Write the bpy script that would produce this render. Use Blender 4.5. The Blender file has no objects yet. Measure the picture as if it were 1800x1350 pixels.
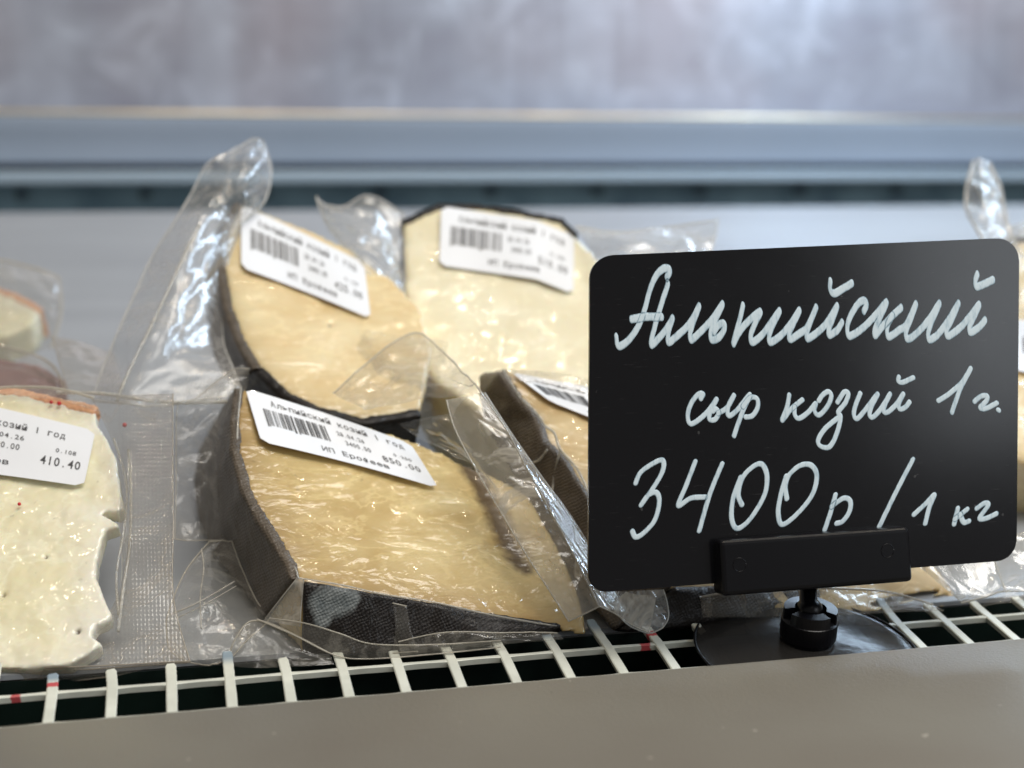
import bpy, bmesh, math, random
import numpy as np
from mathutils import Vector, Matrix, noise, Euler

S = bpy.context.scene
COL = S.collection
# ------------------------------------------------------------------ camera
CAMZ = 0.30
F = 2500.0                                  # focal length in photo pixels (1800 wide)
PITCH = math.atan(390 / F)
YAW = math.radians(13.4)
cd = bpy.data.cameras.new('camera'); cam = bpy.data.objects.new('camera', cd); COL.objects.link(cam)
cam.location = (0, 0, CAMZ)
cam.rotation_euler = (math.pi / 2 - PITCH, 0, -YAW)
cd.sensor_width = 36; cd.lens = 50; cd.clip_start = 0.01; cd.clip_end = 50
cd.dof.use_dof = True; cd.dof.focus_distance = 0.331; cd.dof.aperture_fstop = 9.5
S.camera = cam
RM = Euler(cam.rotation_euler).to_matrix()
# ------------------------------------------------------------------ light
w = bpy.data.worlds.new("World"); S.world = w; w.use_nodes = True
bg = w.node_tree.nodes['Background']; bg.inputs[0].default_value = (1.0, 0.96, 0.92, 1); bg.inputs[1].default_value = 0.15

def lamp(name, loc, target, sx, sy, power, color):
    l = bpy.data.lights.new(name, 'AREA'); l.shape = 'RECTANGLE'; l.size = sx; l.size_y = sy
    l.energy = power; l.color = color
    o = bpy.data.objects.new(name, l); COL.objects.link(o); o.location = loc
    o.rotation_euler = (Vector(target) - Vector(loc)).to_track_quat('-Z', 'Y').to_euler()
    return o
def bulb(name, loc, r, power, color):
    l = bpy.data.lights.new(name, 'POINT'); l.shadow_soft_size = r; l.energy = power; l.color = color
    o = bpy.data.objects.new(name, l); COL.objects.link(o); o.location = loc
lamp('case_strip_light', (0.55, 0.86, 0.62), (0.30, 0.74, 0.2), 1.8, 0.05, 5.6, (0.62, 0.80, 1.0))
lamp('shop_ceiling_light', (0.5, -0.3, 1.9), (0.1, 0.4, 0.2), 1.2, 0.8, 21.0, (1.0, 0.96, 0.90))
lamp('board_sheen_light', (1.15, -1.1, 0.80), (0.2, 0.35, 0.3), 0.75, 0.55, 3.2, (0.88, 0.94, 1.0))  # soft area light added behind right to give the sign board its sheen
for i, (x, y, z) in enumerate([(-0.35, -0.40, 1.40), (0.25, -0.35, 1.45), (0.16, 0.42, 1.42), (0.78, 0.36, 1.42), (-0.42, 0.30, 1.42), (0.43, 0.52, 1.46)]):
    bulb('spot_bulb', (x, y, z), 0.013, 1.5, (1.0, 0.84, 0.62))
S.view_settings.view_transform = 'Standard'; S.view_settings.look = 'None'
S.view_settings.exposure = 0.32; S.view_settings.gamma = 1
S.cycles.use_denoising = True
S.cycles.max_bounces = 14; S.cycles.transparent_max_bounces = 40; S.cycles.transmission_bounces = 8
S.cycles.glossy_bounces = 5; S.cycles.diffuse_bounces = 5
S.cycles.caustics_reflective = False; S.cycles.caustics_refractive = False

# ------------------------------------------------------------------ helpers: geometry
def W(px, py, d):
    return Vector((0, 0, CAMZ)) + RM @ Vector(((px - 900) / F * d, -(py - 675) / F * d, -d))
def ray(px, py):
    return RM @ Vector(((px - 900) / F, -(py - 675) / F, -1))
class Plane:
    def __init__(s, a, b, c):
        s.p = W(*a); s.n = (W(*b) - s.p).cross(W(*c) - s.p).normalized()
        if s.n.dot(Vector((0, 0, CAMZ)) - s.p) < 0: s.n = -s.n
    def at(s, px, py, off=0.0):
        r = ray(px, py); o = Vector((0, 0, CAMZ)); q = s.p + s.n * off
        return o + r * ((q - o).dot(s.n) / r.dot(s.n))
def depth(p):
    return -(RM.transposed() @ (Vector(p) - Vector((0, 0, CAMZ)))).z
SL = 0.167; Y0 = 0.325; Z0 = CAMZ - 0.1108
def deckz(y): return Z0 + SL * (y - Y0)
def ondeck(px, py, off=0.0):
    r = ray(px, py); n = Vector((0, -SL, 1)).normalized(); q = Vector((0, Y0, Z0)) + n * off; o = Vector((0, 0, CAMZ))
    return o + r * ((q - o).dot(n) / r.dot(n))
def onY(px, py, y):
    r = ray(px, py); return Vector((0, 0, CAMZ)) + r * (y / r.y)

def mesh_obj(name, verts, faces, mat, parent=None, smooth=True, base=None, attrs=None):
    me = bpy.data.meshes.new(name)
    b = Vector(parent['_b']) if parent is not None and '_b' in parent else Vector((0, 0, 0))
    if base is not None: b = Vector(base)
    V = np.array([tuple(v) for v in verts], dtype=float) - np.array(tuple(b))
    me.from_pydata(V.tolist(), [], [tuple(f) for f in faces])
    me.update()
    if smooth: me.polygons.foreach_set('use_smooth', [True] * len(me.polygons))
    if attrs:
        for k, a in attrs.items():
            at = me.attributes.new(k, 'FLOAT', 'POINT'); at.data.foreach_set('value', np.asarray(a, dtype=np.float32))
    if mat: me.materials.append(mat)
    o = bpy.data.objects.new(name, me); COL.objects.link(o)
    if parent is not None: o.parent = parent
    elif base is not None: o.location = b
    if base is not None and parent is not None: o.location = b - Vector(parent['_b'])
    return o
def root(name, loc, label, cat, group=None):
    o = bpy.data.objects.new(name, None); COL.objects.link(o); o.location = loc
    o.empty_display_size = 0.02
    o['_b'] = tuple(loc); o['label'] = label; o['category'] = cat
    if group: o['group'] = group
    return o
def sub_base(o, parent):           # lets a mesh part be itself a parent
    o['_b'] = tuple(parent['_b'])
def bm_obj(name, bm, mat, parent=None, smooth=False, base=None):
    bmesh.ops.recalc_face_normals(bm, faces=bm.faces)
    V = [v.co.copy() for v in bm.verts]; bm.verts.index_update()
    Fc = [[v.index for v in f.verts] for f in bm.faces]; bm.free()
    return mesh_obj(name, V, Fc, mat, parent, smooth, base)
def box_bm(bm, c, sx, sy, sz, M=None, bevel=0.0, seg=2):
    r = bmesh.ops.create_cube(bm, size=1)
    vs = r['verts']
    bmesh.ops.scale(bm, vec=(sx, sy, sz), verts=vs)
    if bevel > 0:
        es = list({e for v in vs for e in v.link_edges})
        g = bmesh.ops.bevel(bm, geom=es, offset=bevel, segments=seg, affect='EDGES', profile=0.5)
        vs = list({v for f in g['faces'] for v in f.verts} | {v for v in vs if v.is_valid})
        allv = set(vs); st = list(vs)
        while st:
            v = st.pop()
            for e in v.link_edges:
                o = e.other_vert(v)
                if o not in allv: allv.add(o); st.append(o)
        vs = list(allv)
    if M is not None: bmesh.ops.transform(bm, matrix=M.to_4x4(), verts=vs)
    bmesh.ops.translate(bm, vec=c, verts=vs)
    return vs
def catmull(P, n=6, closed=False):
    P = [np.array(p, float) for p in P]; out = []
    N = len(P)
    for i in range(N - (0 if closed else 1)):
        if closed: a, b, c, d = P[i - 1], P[i], P[(i + 1) % N], P[(i + 2) % N]
        else: a, b, c, d = P[max(i - 1, 0)], P[i], P[i + 1], P[min(i + 2, N - 1)]
        for k in range(n):
            t = k / n
            out.append(0.5 * ((2 * b) + (-a + c) * t + (2 * a - 5 * b + 4 * c - d) * t * t + (-a + 3 * b - 3 * c + d) * t ** 3))
    if not closed: out.append(P[-1])
    return out
def tube_geo(P, r, k=6):
    P = [Vector(p) for p in P]; V = []; Fc = []
    for i, p in enumerate(P):
        t = (P[min(i + 1, len(P) - 1)] - P[max(i - 1, 0)]).normalized()
        a = t.cross(Vector((0.3, 0.2, 1))).normalized(); b = t.cross(a)
        rr = r(i / (len(P) - 1)) if callable(r) else r
        for j in range(k):
            an = 2 * math.pi * j / k; V.append(p + (a * math.cos(an) + b * math.sin(an)) * rr)
    for i in range(len(P) - 1):
        for j in range(k):
            Fc.append((i * k + j, i * k + (j + 1) % k, (i + 1) * k + (j + 1) % k, (i + 1) * k + j))
    Fc.append(tuple(range(k))); Fc.append(tuple((len(P) - 1) * k + j for j in range(k)))
    return V, Fc

# ------------------------------------------------------------------ helpers: materials
class NT:
    def __init__(s, name):
        s.m = bpy.data.materials.new(name); s.m.use_nodes = True; s.t = s.m.node_tree; s.t.nodes.clear()
        s.out = s.t.nodes.new('ShaderNodeOutputMaterial')
    def n(s, typ, **kw):
        nd = s.t.nodes.new(typ)
        for k, v in kw.items():
            if k.startswith('i_'):
                key = k[2:].replace('_', ' ')
                s.set(nd, key, v)
            else: setattr(nd, k, v)
        return nd
    def set(s, nd, key, v):
        if isinstance(key, str) and key.isdigit(): key = int(key)
        inp = nd.inputs[key]
        if hasattr(v, 'bl_idname') and hasattr(v, 'outputs'): v = v.outputs[0]
        if isinstance(v, bpy.types.NodeSocket): s.t.links.new(v, inp)
        else: inp.default_value = v
    def coord(s, scale=(1, 1, 1), rot=(0, 0, 0)):
        tc = s.n('ShaderNodeTexCoord'); mp = s.n('ShaderNodeMapping'); s.t.links.new(tc.outputs['Object'], mp.inputs[0])
        mp.inputs['Scale'].default_value = scale; mp.inputs['Rotation'].default_value = rot
        return mp.outputs[0]
    def noise(s, vec, scale, detail=4, rough=0.5, dist=0.0):
        nd = s.n('ShaderNodeTexNoise'); s.set(nd, 'Vector', vec); s.set(nd, 'Scale', scale); s.set(nd, 'Detail', detail)
        s.set(nd, 'Roughness', rough); s.set(nd, 'Distortion', dist); return nd.outputs[0]
    def ramp(s, fac, stops, interp='LINEAR'):
        nd = s.n('ShaderNodeValToRGB'); s.set(nd, 0, fac); cr = nd.color_ramp; cr.interpolation = interp
        while len(cr.elements) < len(stops): cr.elements.new(0.5)
        for e, (p, c) in zip(cr.elements, stops):
            e.position = p; e.color = (*c, 1) if len(c) == 3 else c
        return nd.outputs[0]
    def fr(s, fac, a, b, c=0.0, d=1.0):
        nd = s.n('ShaderNodeMapRange'); s.set(nd, 0, fac); s.set(nd, 1, a); s.set(nd, 2, b); s.set(nd, 3, c); s.set(nd, 4, d); return nd.outputs[0]
    def math(s, op, a, b=0.0):
        nd = s.n('ShaderNodeMath', operation=op); s.set(nd, 0, a); s.set(nd, 1, b); nd.use_clamp = False; return nd.outputs[0]
    def mix(s, fac, a, b, blend='MIX'):
        nd = s.n('ShaderNodeMix', data_type='RGBA', blend_type=blend); s.set(nd, 0, fac)
        for k, v in ((6, a), (7, b)):
            if isinstance(v, tuple) and len(v) == 3: v = (*v, 1)
            s.set(nd, k, v)
        return nd.outputs[2]
    def attr(s, name):
        nd = s.n('ShaderNodeAttribute', attribute_name=name); return nd.outputs['Fac']
    def bump(s, h, strength, dist, normal=None):
        nd = s.n('ShaderNodeBump'); s.set(nd, 'Height', h); s.set(nd, 'Strength', strength); s.set(nd, 'Distance', dist)
        if normal is not None: s.set(nd, 'Normal', normal)
        return nd.outputs[0]
    def pbr(s, **kw):
        p = s.n('ShaderNodeBsdfPrincipled')
        for k, v in kw.items():
            if isinstance(v, tuple) and len(v) == 3 and k in ('Base_Color', 'Coat_Tint', 'Emission_Color', 'Specular_Tint'): v = (*v, 1)
            s.set(p, k.replace('_', ' '), v)
        s.t.links.new(p.outputs[0], s.out.inputs[0]); return p
def lin(r, g, b):
    f = lambda c: ((c / 255 + 0.055) / 1.055) ** 2.4 if c > 10 else c / 255 / 12.92
    return (f(r), f(g), f(b))

def plain(name, col, rough=0.5, spec=0.5, coat=0.0, metal=0.0, bumpsc=None, bumps=0.2, bumpd=0.0002, speck=None):
    t = NT(name); v = t.coord(); kw = {}
    c = col
    if speck:
        c = t.mix(t.fr(t.noise(v, speck[0], 5, 0.6), 0.35, 0.65), col, speck[1])
    if bumpsc: kw['Normal'] = t.bump(t.noise(v, bumpsc, 5, 0.6), bumps, bumpd)
    t.pbr(Base_Color=c, Roughness=rough, Specular_IOR_Level=spec, Coat_Weight=coat, Metallic=metal, **kw)
    return t.m

def paste_mat(name, c_light, c_dark, c_rind, seed=0.0, rot=(0, 0.5, 0.4), streak=(1, 1, 6), relief=1.0, coat=1.0):
    t = NT(name)
    v = t.coord(streak, rot); v1 = t.coord()
    wob = t.n('ShaderNodeVectorMath', operation='MULTIPLY_ADD')
    nz = t.n('ShaderNodeTexNoise'); t.set(nz, 'Vector', v1); t.set(nz, 'Scale', 45.0 + seed)
    t.set(wob, 0, nz.outputs[1]); t.set(wob, 1, (0.012, 0.012, 0.012)); t.set(wob, 2, v)
    s1 = t.noise(wob.outputs[0], 44 + seed, 5, 0.55, 0.3)
    s2 = t.noise(v1, 28 + seed, 4, 0.55)
    col = t.ramp(t.math('ADD', t.math('MULTIPLY', s1, 0.62), t.math('MULTIPLY', s2, 0.38)),
                 [(0.36, c_dark), (0.50, tuple(0.5 * (a + b) for a, b in zip(c_dark, c_light))), (0.62, c_light)])
    # pale fatty veins
    vein = t.fr(t.math('ABSOLUTE', t.math('SUBTRACT', t.noise(wob.outputs[0], 48 + seed, 4, 0.6), 0.5)), 0.0, 0.035, 0.42, 0.0)
    col = t.mix(vein, col, tuple(min(1, x * 1.18) for x in c_light))
    r = t.math('MULTIPLY', t.attr('rindness'), t.fr(s1, 0.3, 0.7, 0.55, 1.1))
    col = t.mix(r, col, c_rind)
    st = t.fr(t.math('ADD', t.attr('stain'), t.math('MULTIPLY', t.math('SUBTRACT', t.noise(v1, 130, 5, 0.65), 0.5), 1.5)), 0.30, 0.95, 0.0, 0.9)
    col = t.mix(st, col, (0.07, 0.04, 0.02))
    pits = t.fr(t.noise(v1, 420, 2, 0.5), 0.70, 0.78, 0.0, 0.35)
    col = t.mix(pits, col, tuple(x * 0.4 for x in c_dark))
    # clinging film: fine wrinkles in the gloss layer
    def crease(vec, sc, k): return t.math('MULTIPLY', t.math('MINIMUM', t.math('ABSOLUTE', t.math('SUBTRACT', t.noise(vec, sc, 3, 0.55, 0.7), 0.5)), 0.12), k)
    h = t.math('ADD', crease(wob.outputs[0], 42 + seed, 9.0), crease(v, 95 + seed, 1.9))
    h = t.math('ADD', h, t.math('MULTIPLY', t.noise(v1, 320, 2, 0.5), 0.30))
    h = t.math('MULTIPLY', h, t.fr(t.math('ADD', t.noise(v1, 30 + seed, 3, 0.5), t.math('MULTIPLY', t.attr('rindness'), 0.22)), 0.42, 0.66, 0.12, 1.0))
    cn = t.bump(h, 0.56 * relief, 0.0009)
    bn = t.bump(h, 0.06 * relief, 0.00045)
    t.pbr(Base_Color=col, Roughness=0.42, Specular_IOR_Level=0.4, Subsurface_Weight=0.3, Subsurface_Radius=(0.004, 0.0025, 0.0012),
          Subsurface_Scale=0.5, Coat_Weight=coat, Coat_Roughness=0.085, Coat_IOR=1.45, Coat_Normal=cn, Normal=bn)
    return t.m

def rind_mat(name, c1, c2, weave=1100.0, haze=0.0, rot=(0.3, 0.4, 0.2), coat=0.40):
    t = NT(name); v1 = t.coord(); v = t.coord((1, 1, 1), rot)
    def wave(d):
        nd = t.n('ShaderNodeTexWave', wave_type='BANDS', bands_direction=d)
        t.set(nd, 'Vector', v); t.set(nd, 'Scale', weave / 6.28 * 1.0); t.set(nd, 'Distortion', 5.0); t.set(nd, 'Detail', 3.0)
        t.set(nd, 'Detail Scale', 1.3); return nd.outputs[1]
    wv = t.math('ADD', t.math('MULTIPLY', wave('X'), 0.22), t.math('MULTIPLY', t.math('ADD', wave('Z'), t.noise(v1, 600, 3, 0.6)), 0.5))
    big = t.noise(v1, 60, 5, 0.6)
    st = t.noise(t.coord((1, 1, 0.15), rot), 260, 5, 0.6)
    f = t.math('ADD', t.math('MULTIPLY', wv, 0.16), t.math('ADD', t.math('MULTIPLY', big, 0.45), t.math('MULTIPLY', st, 0.48)))
    col = t.ramp(f, [(0.22, c1), (0.62, c2), (0.86, tuple(min(1, x * 1.5) for x in c2))])
    mo = t.fr(t.math('ADD', t.attr('mold'), t.math('MULTIPLY', t.math('SUBTRACT', t.noise(v1, 260, 5, 0.7), 0.5), 0.7)), 0.34, 0.66, 0.0, 0.62)
    col = t.mix(mo, col, t.ramp(t.noise(v1, 300, 4, 0.6), [(0.3, lin(95, 105, 108)), (0.7, lin(170, 176, 176))]))
    if haze: col = t.mix(haze, col, lin(150, 148, 142))
    h = t.math('ADD', wv, t.math('MULTIPLY', big, 1.5))
    bn = t.bump(h, 0.8, 0.0003); cn = t.bump(t.noise(t.coord((1, 1, 0.3), (0.5, 0.2, 0.9)), 210, 5, 0.65, 1.0), 0.8, 0.0014)
    t.pbr(Base_Color=col, Roughness=0.55, Specular_IOR_Level=0.25, Coat_Weight=coat, Coat_Roughness=0.13, Coat_Normal=cn, Normal=bn)
    return t.m

def film_mat(name, milk=0.10, edge=0.55, rough=0.09, gloss=0.85, hatch=None, hb_=0.3, wrinkle=(90, 0.8), tint=(0.80, 0.80, 0.78)):
    t = NT(name); v1 = t.coord()
    h = t.math('ADD', t.noise(v1, wrinkle[0], 5, 0.6, 1.2), t.math('MULTIPLY', t.noise(v1, wrinkle[0] * 4.5, 3, 0.6), 0.2))
    nrm = t.bump(h, wrinkle[1] * .5, 0.0016)
    e = t.attr('edge')
    milkf = t.math('ADD', milk * 0.6, t.math('MULTIPLY', e, edge))
    cr = t.math('ABSOLUTE', t.math('SUBTRACT', t.noise(v1, 38, 4, 0.62, 1.5), 0.5))
    milkf = t.math('ADD', milkf, t.fr(cr, 0.0, 0.045, milk * 1.1 + .05, 0.0))
    milkf = t.math('ADD', milkf, t.fr(t.noise(v1, 60, 4, 0.6), 0.35, 0.75, 0.0, milk * 0.8))
    seal = t.attr('seal')
    if hatch:
        nd = t.n('ShaderNodeTexWave', wave_type='BANDS', bands_direction=hatch[0])
        t.set(nd, 'Vector', t.coord((1, 1, 1), hatch[2])); t.set(nd, 'Scale', hatch[1] / 6.28); t.set(nd, 'Distortion', 0.6)
        hb = t.math('MULTIPLY', nd.outputs[1], seal)
        if len(hatch) > 3:
            nd2 = t.n('ShaderNodeTexWave', wave_type='BANDS', bands_direction=hatch[3])
            t.set(nd2, 'Vector', t.coord((1, 1, 1), hatch[2])); t.set(nd2, 'Scale', hatch[1] / 6.28); t.set(nd2, 'Distortion', 0.6)
            hb = t.math('MULTIPLY', hb, t.math('ADD', nd2.outputs[1], 0.2))
        nrm = t.bump(hb, hb_, 0.0002, nrm)
        milkf = t.math('ADD', milkf, t.math('MULTIPLY', hb, 0.06))
    milkf = t.math('ADD', milkf, t.math('MULTIPLY', seal, 0.03))
    milkf = t.math('MINIMUM', t.math('MAXIMUM', milkf, 0.0), 0.95)
    fres = t.n('ShaderNodeFresnel'); t.set(fres, 'IOR', 1.5); t.set(fres, 'Normal', nrm)
    lw = t.n('ShaderNodeLayerWeight'); lw.inputs[0].default_value = 0.5
    milkf = t.math('MINIMUM', t.math('ADD', milkf, t.math('MULTIPLY', t.math('POWER', lw.outputs[1], 4.0), 0.30)), 0.95)
    tr = t.n('ShaderNodeBsdfTransparent'); tr.inputs[0].default_value = (0.975, 0.972, 0.96, 1)
    di = t.n('ShaderNodeBsdfDiffuse'); di.inputs[0].default_value = (*tint, 1); t.set(di, 'Normal', nrm)
    tl = t.n('ShaderNodeBsdfTranslucent'); tl.inputs[0].default_value = (*tint, 1); t.set(tl, 'Normal', nrm)
    dm = t.n('ShaderNodeMixShader'); dm.inputs[0].default_value = 0.4
    t.t.links.new(di.outputs[0], dm.inputs[1]); t.t.links.new(tl.outputs[0], dm.inputs[2])
    gl = t.n('ShaderNodeBsdfGlossy'); t.set(gl, 'Roughness', rough); t.set(gl, 'Normal', nrm); gl.inputs[0].default_value = (1, 1, 1, 1)
    a = t.n('ShaderNodeMixShader'); t.set(a, 0, milkf); t.t.links.new(tr.outputs[0], a.inputs[1]); t.t.links.new(dm.outputs[0], a.inputs[2])
    b = t.n('ShaderNodeMixShader'); t.set(b, 0, t.math('MINIMUM', t.math('MULTIPLY', fres.outputs[0], gloss), 0.22))
    t.t.links.new(a.outputs[0], b.inputs[1]); t.t.links.new(gl.outputs[0], b.inputs[2])
    t.t.links.new(b.outputs[0], t.out.inputs[0])
    return t.m

# ------------------------------------------------------------------ materials
M = {}
M['paste_main'] = paste_mat('aged_paste', (0.78, 0.635, 0.32), (0.52, 0.36, 0.13), (0.30, 0.18, 0.055), streak=(1.0, 1.5, 3.4), rot=(0.2, 0.42, 0.3))
M['paste_left'] = paste_mat('cream_paste', (0.87, 0.83, 0.64), (0.82, 0.75, 0.48), (0.86, 0.84, 0.77), 9, streak=(1, 1.1, 1.6), rot=(0, 0.2, 0), relief=0.32)
M['paste_back'] = paste_mat('golden_paste', (0.84, 0.71, 0.44), (0.74, 0.55, 0.28), (0.48, 0.38, 0.20), 5, streak=(1, 1.5, 3), relief=0.7)
M['paste_pale'] = paste_mat('pale_paste', (0.88, 0.82, 0.62), (0.83, 0.75, 0.52), (0.68, 0.55, 0.28), 13, streak=(1, 1.3, 2.2), relief=0.3)
M['paste_gold'] = paste_mat('gold_paste', (0.72, 0.56, 0.30), (0.54, 0.36, 0.15), (0.30, 0.21, 0.09), 3, streak=(1, 1.5, 3.5), relief=0.9)
M['rind_side'] = rind_mat('cloth_rind', lin(40, 34, 28), lin(92, 82, 70), 2600, haze=0.0)
M['rind_black'] = rind_mat('black_rind', lin(4, 3, 2), lin(21, 14, 10), 2600)
M['rind_pink'] = rind_mat('pink_rind', lin(214, 135, 105), lin(232, 178, 138), 1200)
M['rind_red'] = rind_mat('burgundy_rind', lin(110, 60, 62), lin(140, 90, 88), 300, haze=0.3)
M['film'] = film_mat('bag_film', 0.09, gloss=0.7, rough=0.11, tint=(0.72, 0.68, 0.59))
M['film_clear'] = film_mat('clear_bag_film', 0.045, wrinkle=(60, 0.7))
M['film_milky'] = film_mat('milky_bag_film', 0.36, 0.35, wrinkle=(70, 0.5), rough=0.12, tint=(0.72, 0.69, 0.62))
M['film_hatch'] = film_mat('ribbed_bag_film', 0.22, 0.5, hatch=('X', 1700, (0, 0.55, 0.0)), hb_=0.8, wrinkle=(90, 0.5))
M['film_weave'] = film_mat('embossed_bag_film', 0.17, 0.4, hatch=('X', 2300, (0, 0, 0), 'Z'), wrinkle=(50, 0.4), tint=(0.60, 0.54, 0.45))
M['film_crumple'] = film_mat('crumpled_bag_film', 0.08, 0.4, wrinkle=(70, 0.8), rough=0.14, gloss=0.5, tint=(0.78, 0.73, 0.64))
M['film_back'] = film_mat('matte_bag_film', 0.19, 0.4, wrinkle=(60, 0.8), rough=0.24, gloss=0.5, tint=(0.82, 0.81, 0.78))
M['label'] = plain('label_paper', lin(240, 243, 248), 0.35, coat=0.25, bumpsc=120, bumps=0.15, bumpd=0.001)
M['ink'] = plain('label_ink', (0.06, 0.06, 0.065), 0.5)
M['bar_ink'] = plain('barcode_ink', (0.055, 0.055, 0.06), 0.5)

# ------------------------------------------------------------------ SETTING
# steel deck (tilted shelf)
t = NT('deck_steel'); v = t.coord()
sm = t.noise(t.coord((0.4, 2.2, 1)), 14, 5, 0.55)
t.pbr(Base_Color=t.ramp(sm, [(0.3, (0.36, 0.38, 0.405)), (0.7, (0.43, 0.455, 0.48))]), Metallic=0.25,
      Roughness=t.fr(t.noise(v, 9, 4, 0.5), 0.3, 0.7, 0.36, 0.48), Normal=t.bump(t.noise(v, 25, 3, 0.5), 0.15, 0.004))
M['deck'] = t.m
YB = 0.825
def slab(name, pts, thick, mat, axis, **kw):
    V = [Vector(p) for p in pts] + [Vector(p) + Vector(axis) * thick for p in pts]
    n = len(pts); Fc = [tuple(range(n)), tuple(range(2 * n - 1, n - 1, -1))] + [(i, (i + 1) % n, n + (i + 1) % n, n + i) for i in range(n)]
    bm = bmesh.new(); vs = [bm.verts.new(p) for p in V]
    for f in Fc: bm.faces.new([vs[i] for i in f])
    if kw.get('bevel'):
        bmesh.ops.bevel(bm, geom=list(bm.edges), offset=kw['bevel'], segments=3, affect='EDGES')
    return bm_obj(name, bm, mat, smooth=False)
YF = 0.3180
deck = slab('shelf', [(-0.6, YF + .0002, deckz(YF)), (1.4, YF + .0002, deckz(YF)), (1.4, YB, deckz(YB)), (-0.6, YB, deckz(YB))], 0.0012, M['deck'], (0, 0, -1))
deck['kind'] = 'structure'
# dark folded lip below the shelf front
M['lip'] = plain('dark_green_lip', (0.006, 0.014, 0.011), 0.35, bumpsc=300, bumps=0.1)
lip = slab('shelf_lip', [(-0.6, YF, deckz(YF) - .0016), (1.4, YF, deckz(YF) - .0016), (1.4, YF, deckz(YF) - .03), (-0.6, YF, deckz(YF) - .03)], 0.0015, M['lip'], (0, 1, 0))
lip['kind'] = 'structure'
M['black'] = plain('black_duct', (0.008, 0.010, 0.014), 0.28, bumpsc=60, bumps=0.1)
duct = slab('air_duct', [(-0.6, 0.20, deckz(Y0) - .0335), (1.4, 0.20, deckz(Y0) - .0335), (1.4, 0.34, deckz(Y0) - .0285), (-0.6, 0.34, deckz(Y0) - .0285)], 0.002, M['black'], (0, 0, -1))
duct['kind'] = 'structure'
# front ledge: powder-coated sheet metal
YL = 0.286
ze = onY(805, 1200, YL).z
t = NT('powder_coat'); v = t.coord()
col = t.mix(t.fr(t.noise(v, 16, 3, 0.5), 0.35, 0.65), lin(122, 117, 108), lin(130, 127, 118))
sp = t.fr(t.noise(v, 330, 2, 0.4), 0.765, 0.79, 0.0, 0.6)
col = t.mix(sp, col, lin(190, 184, 172))
dk = t.fr(t.noise(t.coord((1.1, 0.9, 1), (0, 0, 0.5)), 290, 2, 0.4), 0.775, 0.80, 0.0, 0.5)
col = t.mix(dk, col, lin(70, 66, 60))
t.pbr(Base_Color=col, Roughness=0.42, Normal=t.bump(t.noise(v, 1500, 3, 0.6), 0.35, 0.00025))
M['ledge'] = t.m
bm = bmesh.new()
prof = [(0.10, ze - .001), (YL - .0035, ze)] + [(YL - .0035 + .0035 * math.sin(a), ze - .0035 + .0035 * math.cos(a)) for a in np.linspace(0.2, math.pi / 2, 8)] + \
       [(YL, ze - .022), (YL - .002, ze - .022), (0.10, ze - .022)]
xs = (-0.6, 1.4); rows = [[bm.verts.new((x, y, z)) for (y, z) in prof] for x in xs]
n = len(prof)
for i in range(n): bm.faces.new((rows[0][i], rows[0][(i + 1) % n], rows[1][(i + 1) % n], rows[1][i]))
bm.faces.new(rows[0]); bm.faces.new(rows[1][::-1])
led = bm_obj('front_ledge', bm, M['ledge'], smooth=True); led['kind'] = 'structure'
# back of the case
t = NT('brushed_back_panel'); v = t.coord()
c = t.ramp(t.noise(t.coord((1, 1, 1.6)), 13, 6, 0.6, 0.6), [(0.30, lin(150, 151, 164)), (0.5, lin(163, 166, 179)), (0.70, lin(182, 188, 202))])
c = t.mix(t.fr(t.noise(t.coord((1, 1, 0.9)), 22, 6, 0.65, 0.8), 0.52, 0.68, 0.0, 0.5), c, lin(214, 222, 236))
c = t.mix(t.fr(t.noise(v, 5, 2, 0.5), 0.45, 0.65, 0.0, 0.5), c, lin(178, 164, 168))
c = t.mix(t.fr(t.noise(t.coord((1, 1, 0.05)), 9, 3, 0.5), 0.55, 0.62, 0.0, 0.30), c, lin(206, 214, 228))  # faint vertical reflections, painted on as paler streaks
t.pbr(Base_Color=c, Roughness=0.34, Metallic=0.25, Specular_IOR_Level=0.6, Normal=t.bump(t.noise(t.coord((6, 1, .4)), 6, 3, 0.5), 0.15, 0.01))
M['wall'] = t.m
YW = 1.02
def zat(py, y=YW): return onY(900, py, y).z
wall = slab('back_wall', [(-1.2, YW, zat(199)), (2.2, YW, zat(199)), (2.2, YW, zat(-700)), (-1.2, YW, zat(-700))], 0.01, M['wall'], (0, 1, 0)); wall['kind'] = 'structure'
# lower air box under the rail
M['box'] = plain('grey_blue_panel', lin(146, 160, 178), 0.6, bumpsc=8, bumps=0.1, bumpd=0.01, speck=(4, lin(154, 167, 185)), metal=0.0)
YX = 0.985
bxp = bmesh.new()
def xbar(bm, y0, y1, z0, z1, x0=-1.2, x1=2.2):
    box_bm(bm, Vector(((x0 + x1) / 2, (y0 + y1) / 2, (z0 + z1) / 2)), x1 - x0, abs(y1 - y0), abs(z1 - z0), None, 0.0015, 2)
xbar(bxp, YX, YW + .05, zat(288, YX), zat(208, YX))
lower = bm_obj('rear_air_box', bxp, M['box']); lower['kind'] = 'structure'
bxp = bmesh.new(); xbar(bxp, YX - .012, YX + .05, zat(320, YX - .012), zat(300, YX - .012))
M['trim'] = plain('blue_grey_trim', lin(165, 184, 200), 0.4, metal=0.1)
lo2 = bm_obj('rear_trim', bxp, M['trim']); lo2['kind'] = 'structure'
bxp = bmesh.new(); xbar(bxp, YX + .004, YX + .04, zat(300, YX), zat(288, YX))
lo3 = bm_obj('rear_groove', bxp, M['black']); lo3['kind'] = 'structure'
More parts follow.
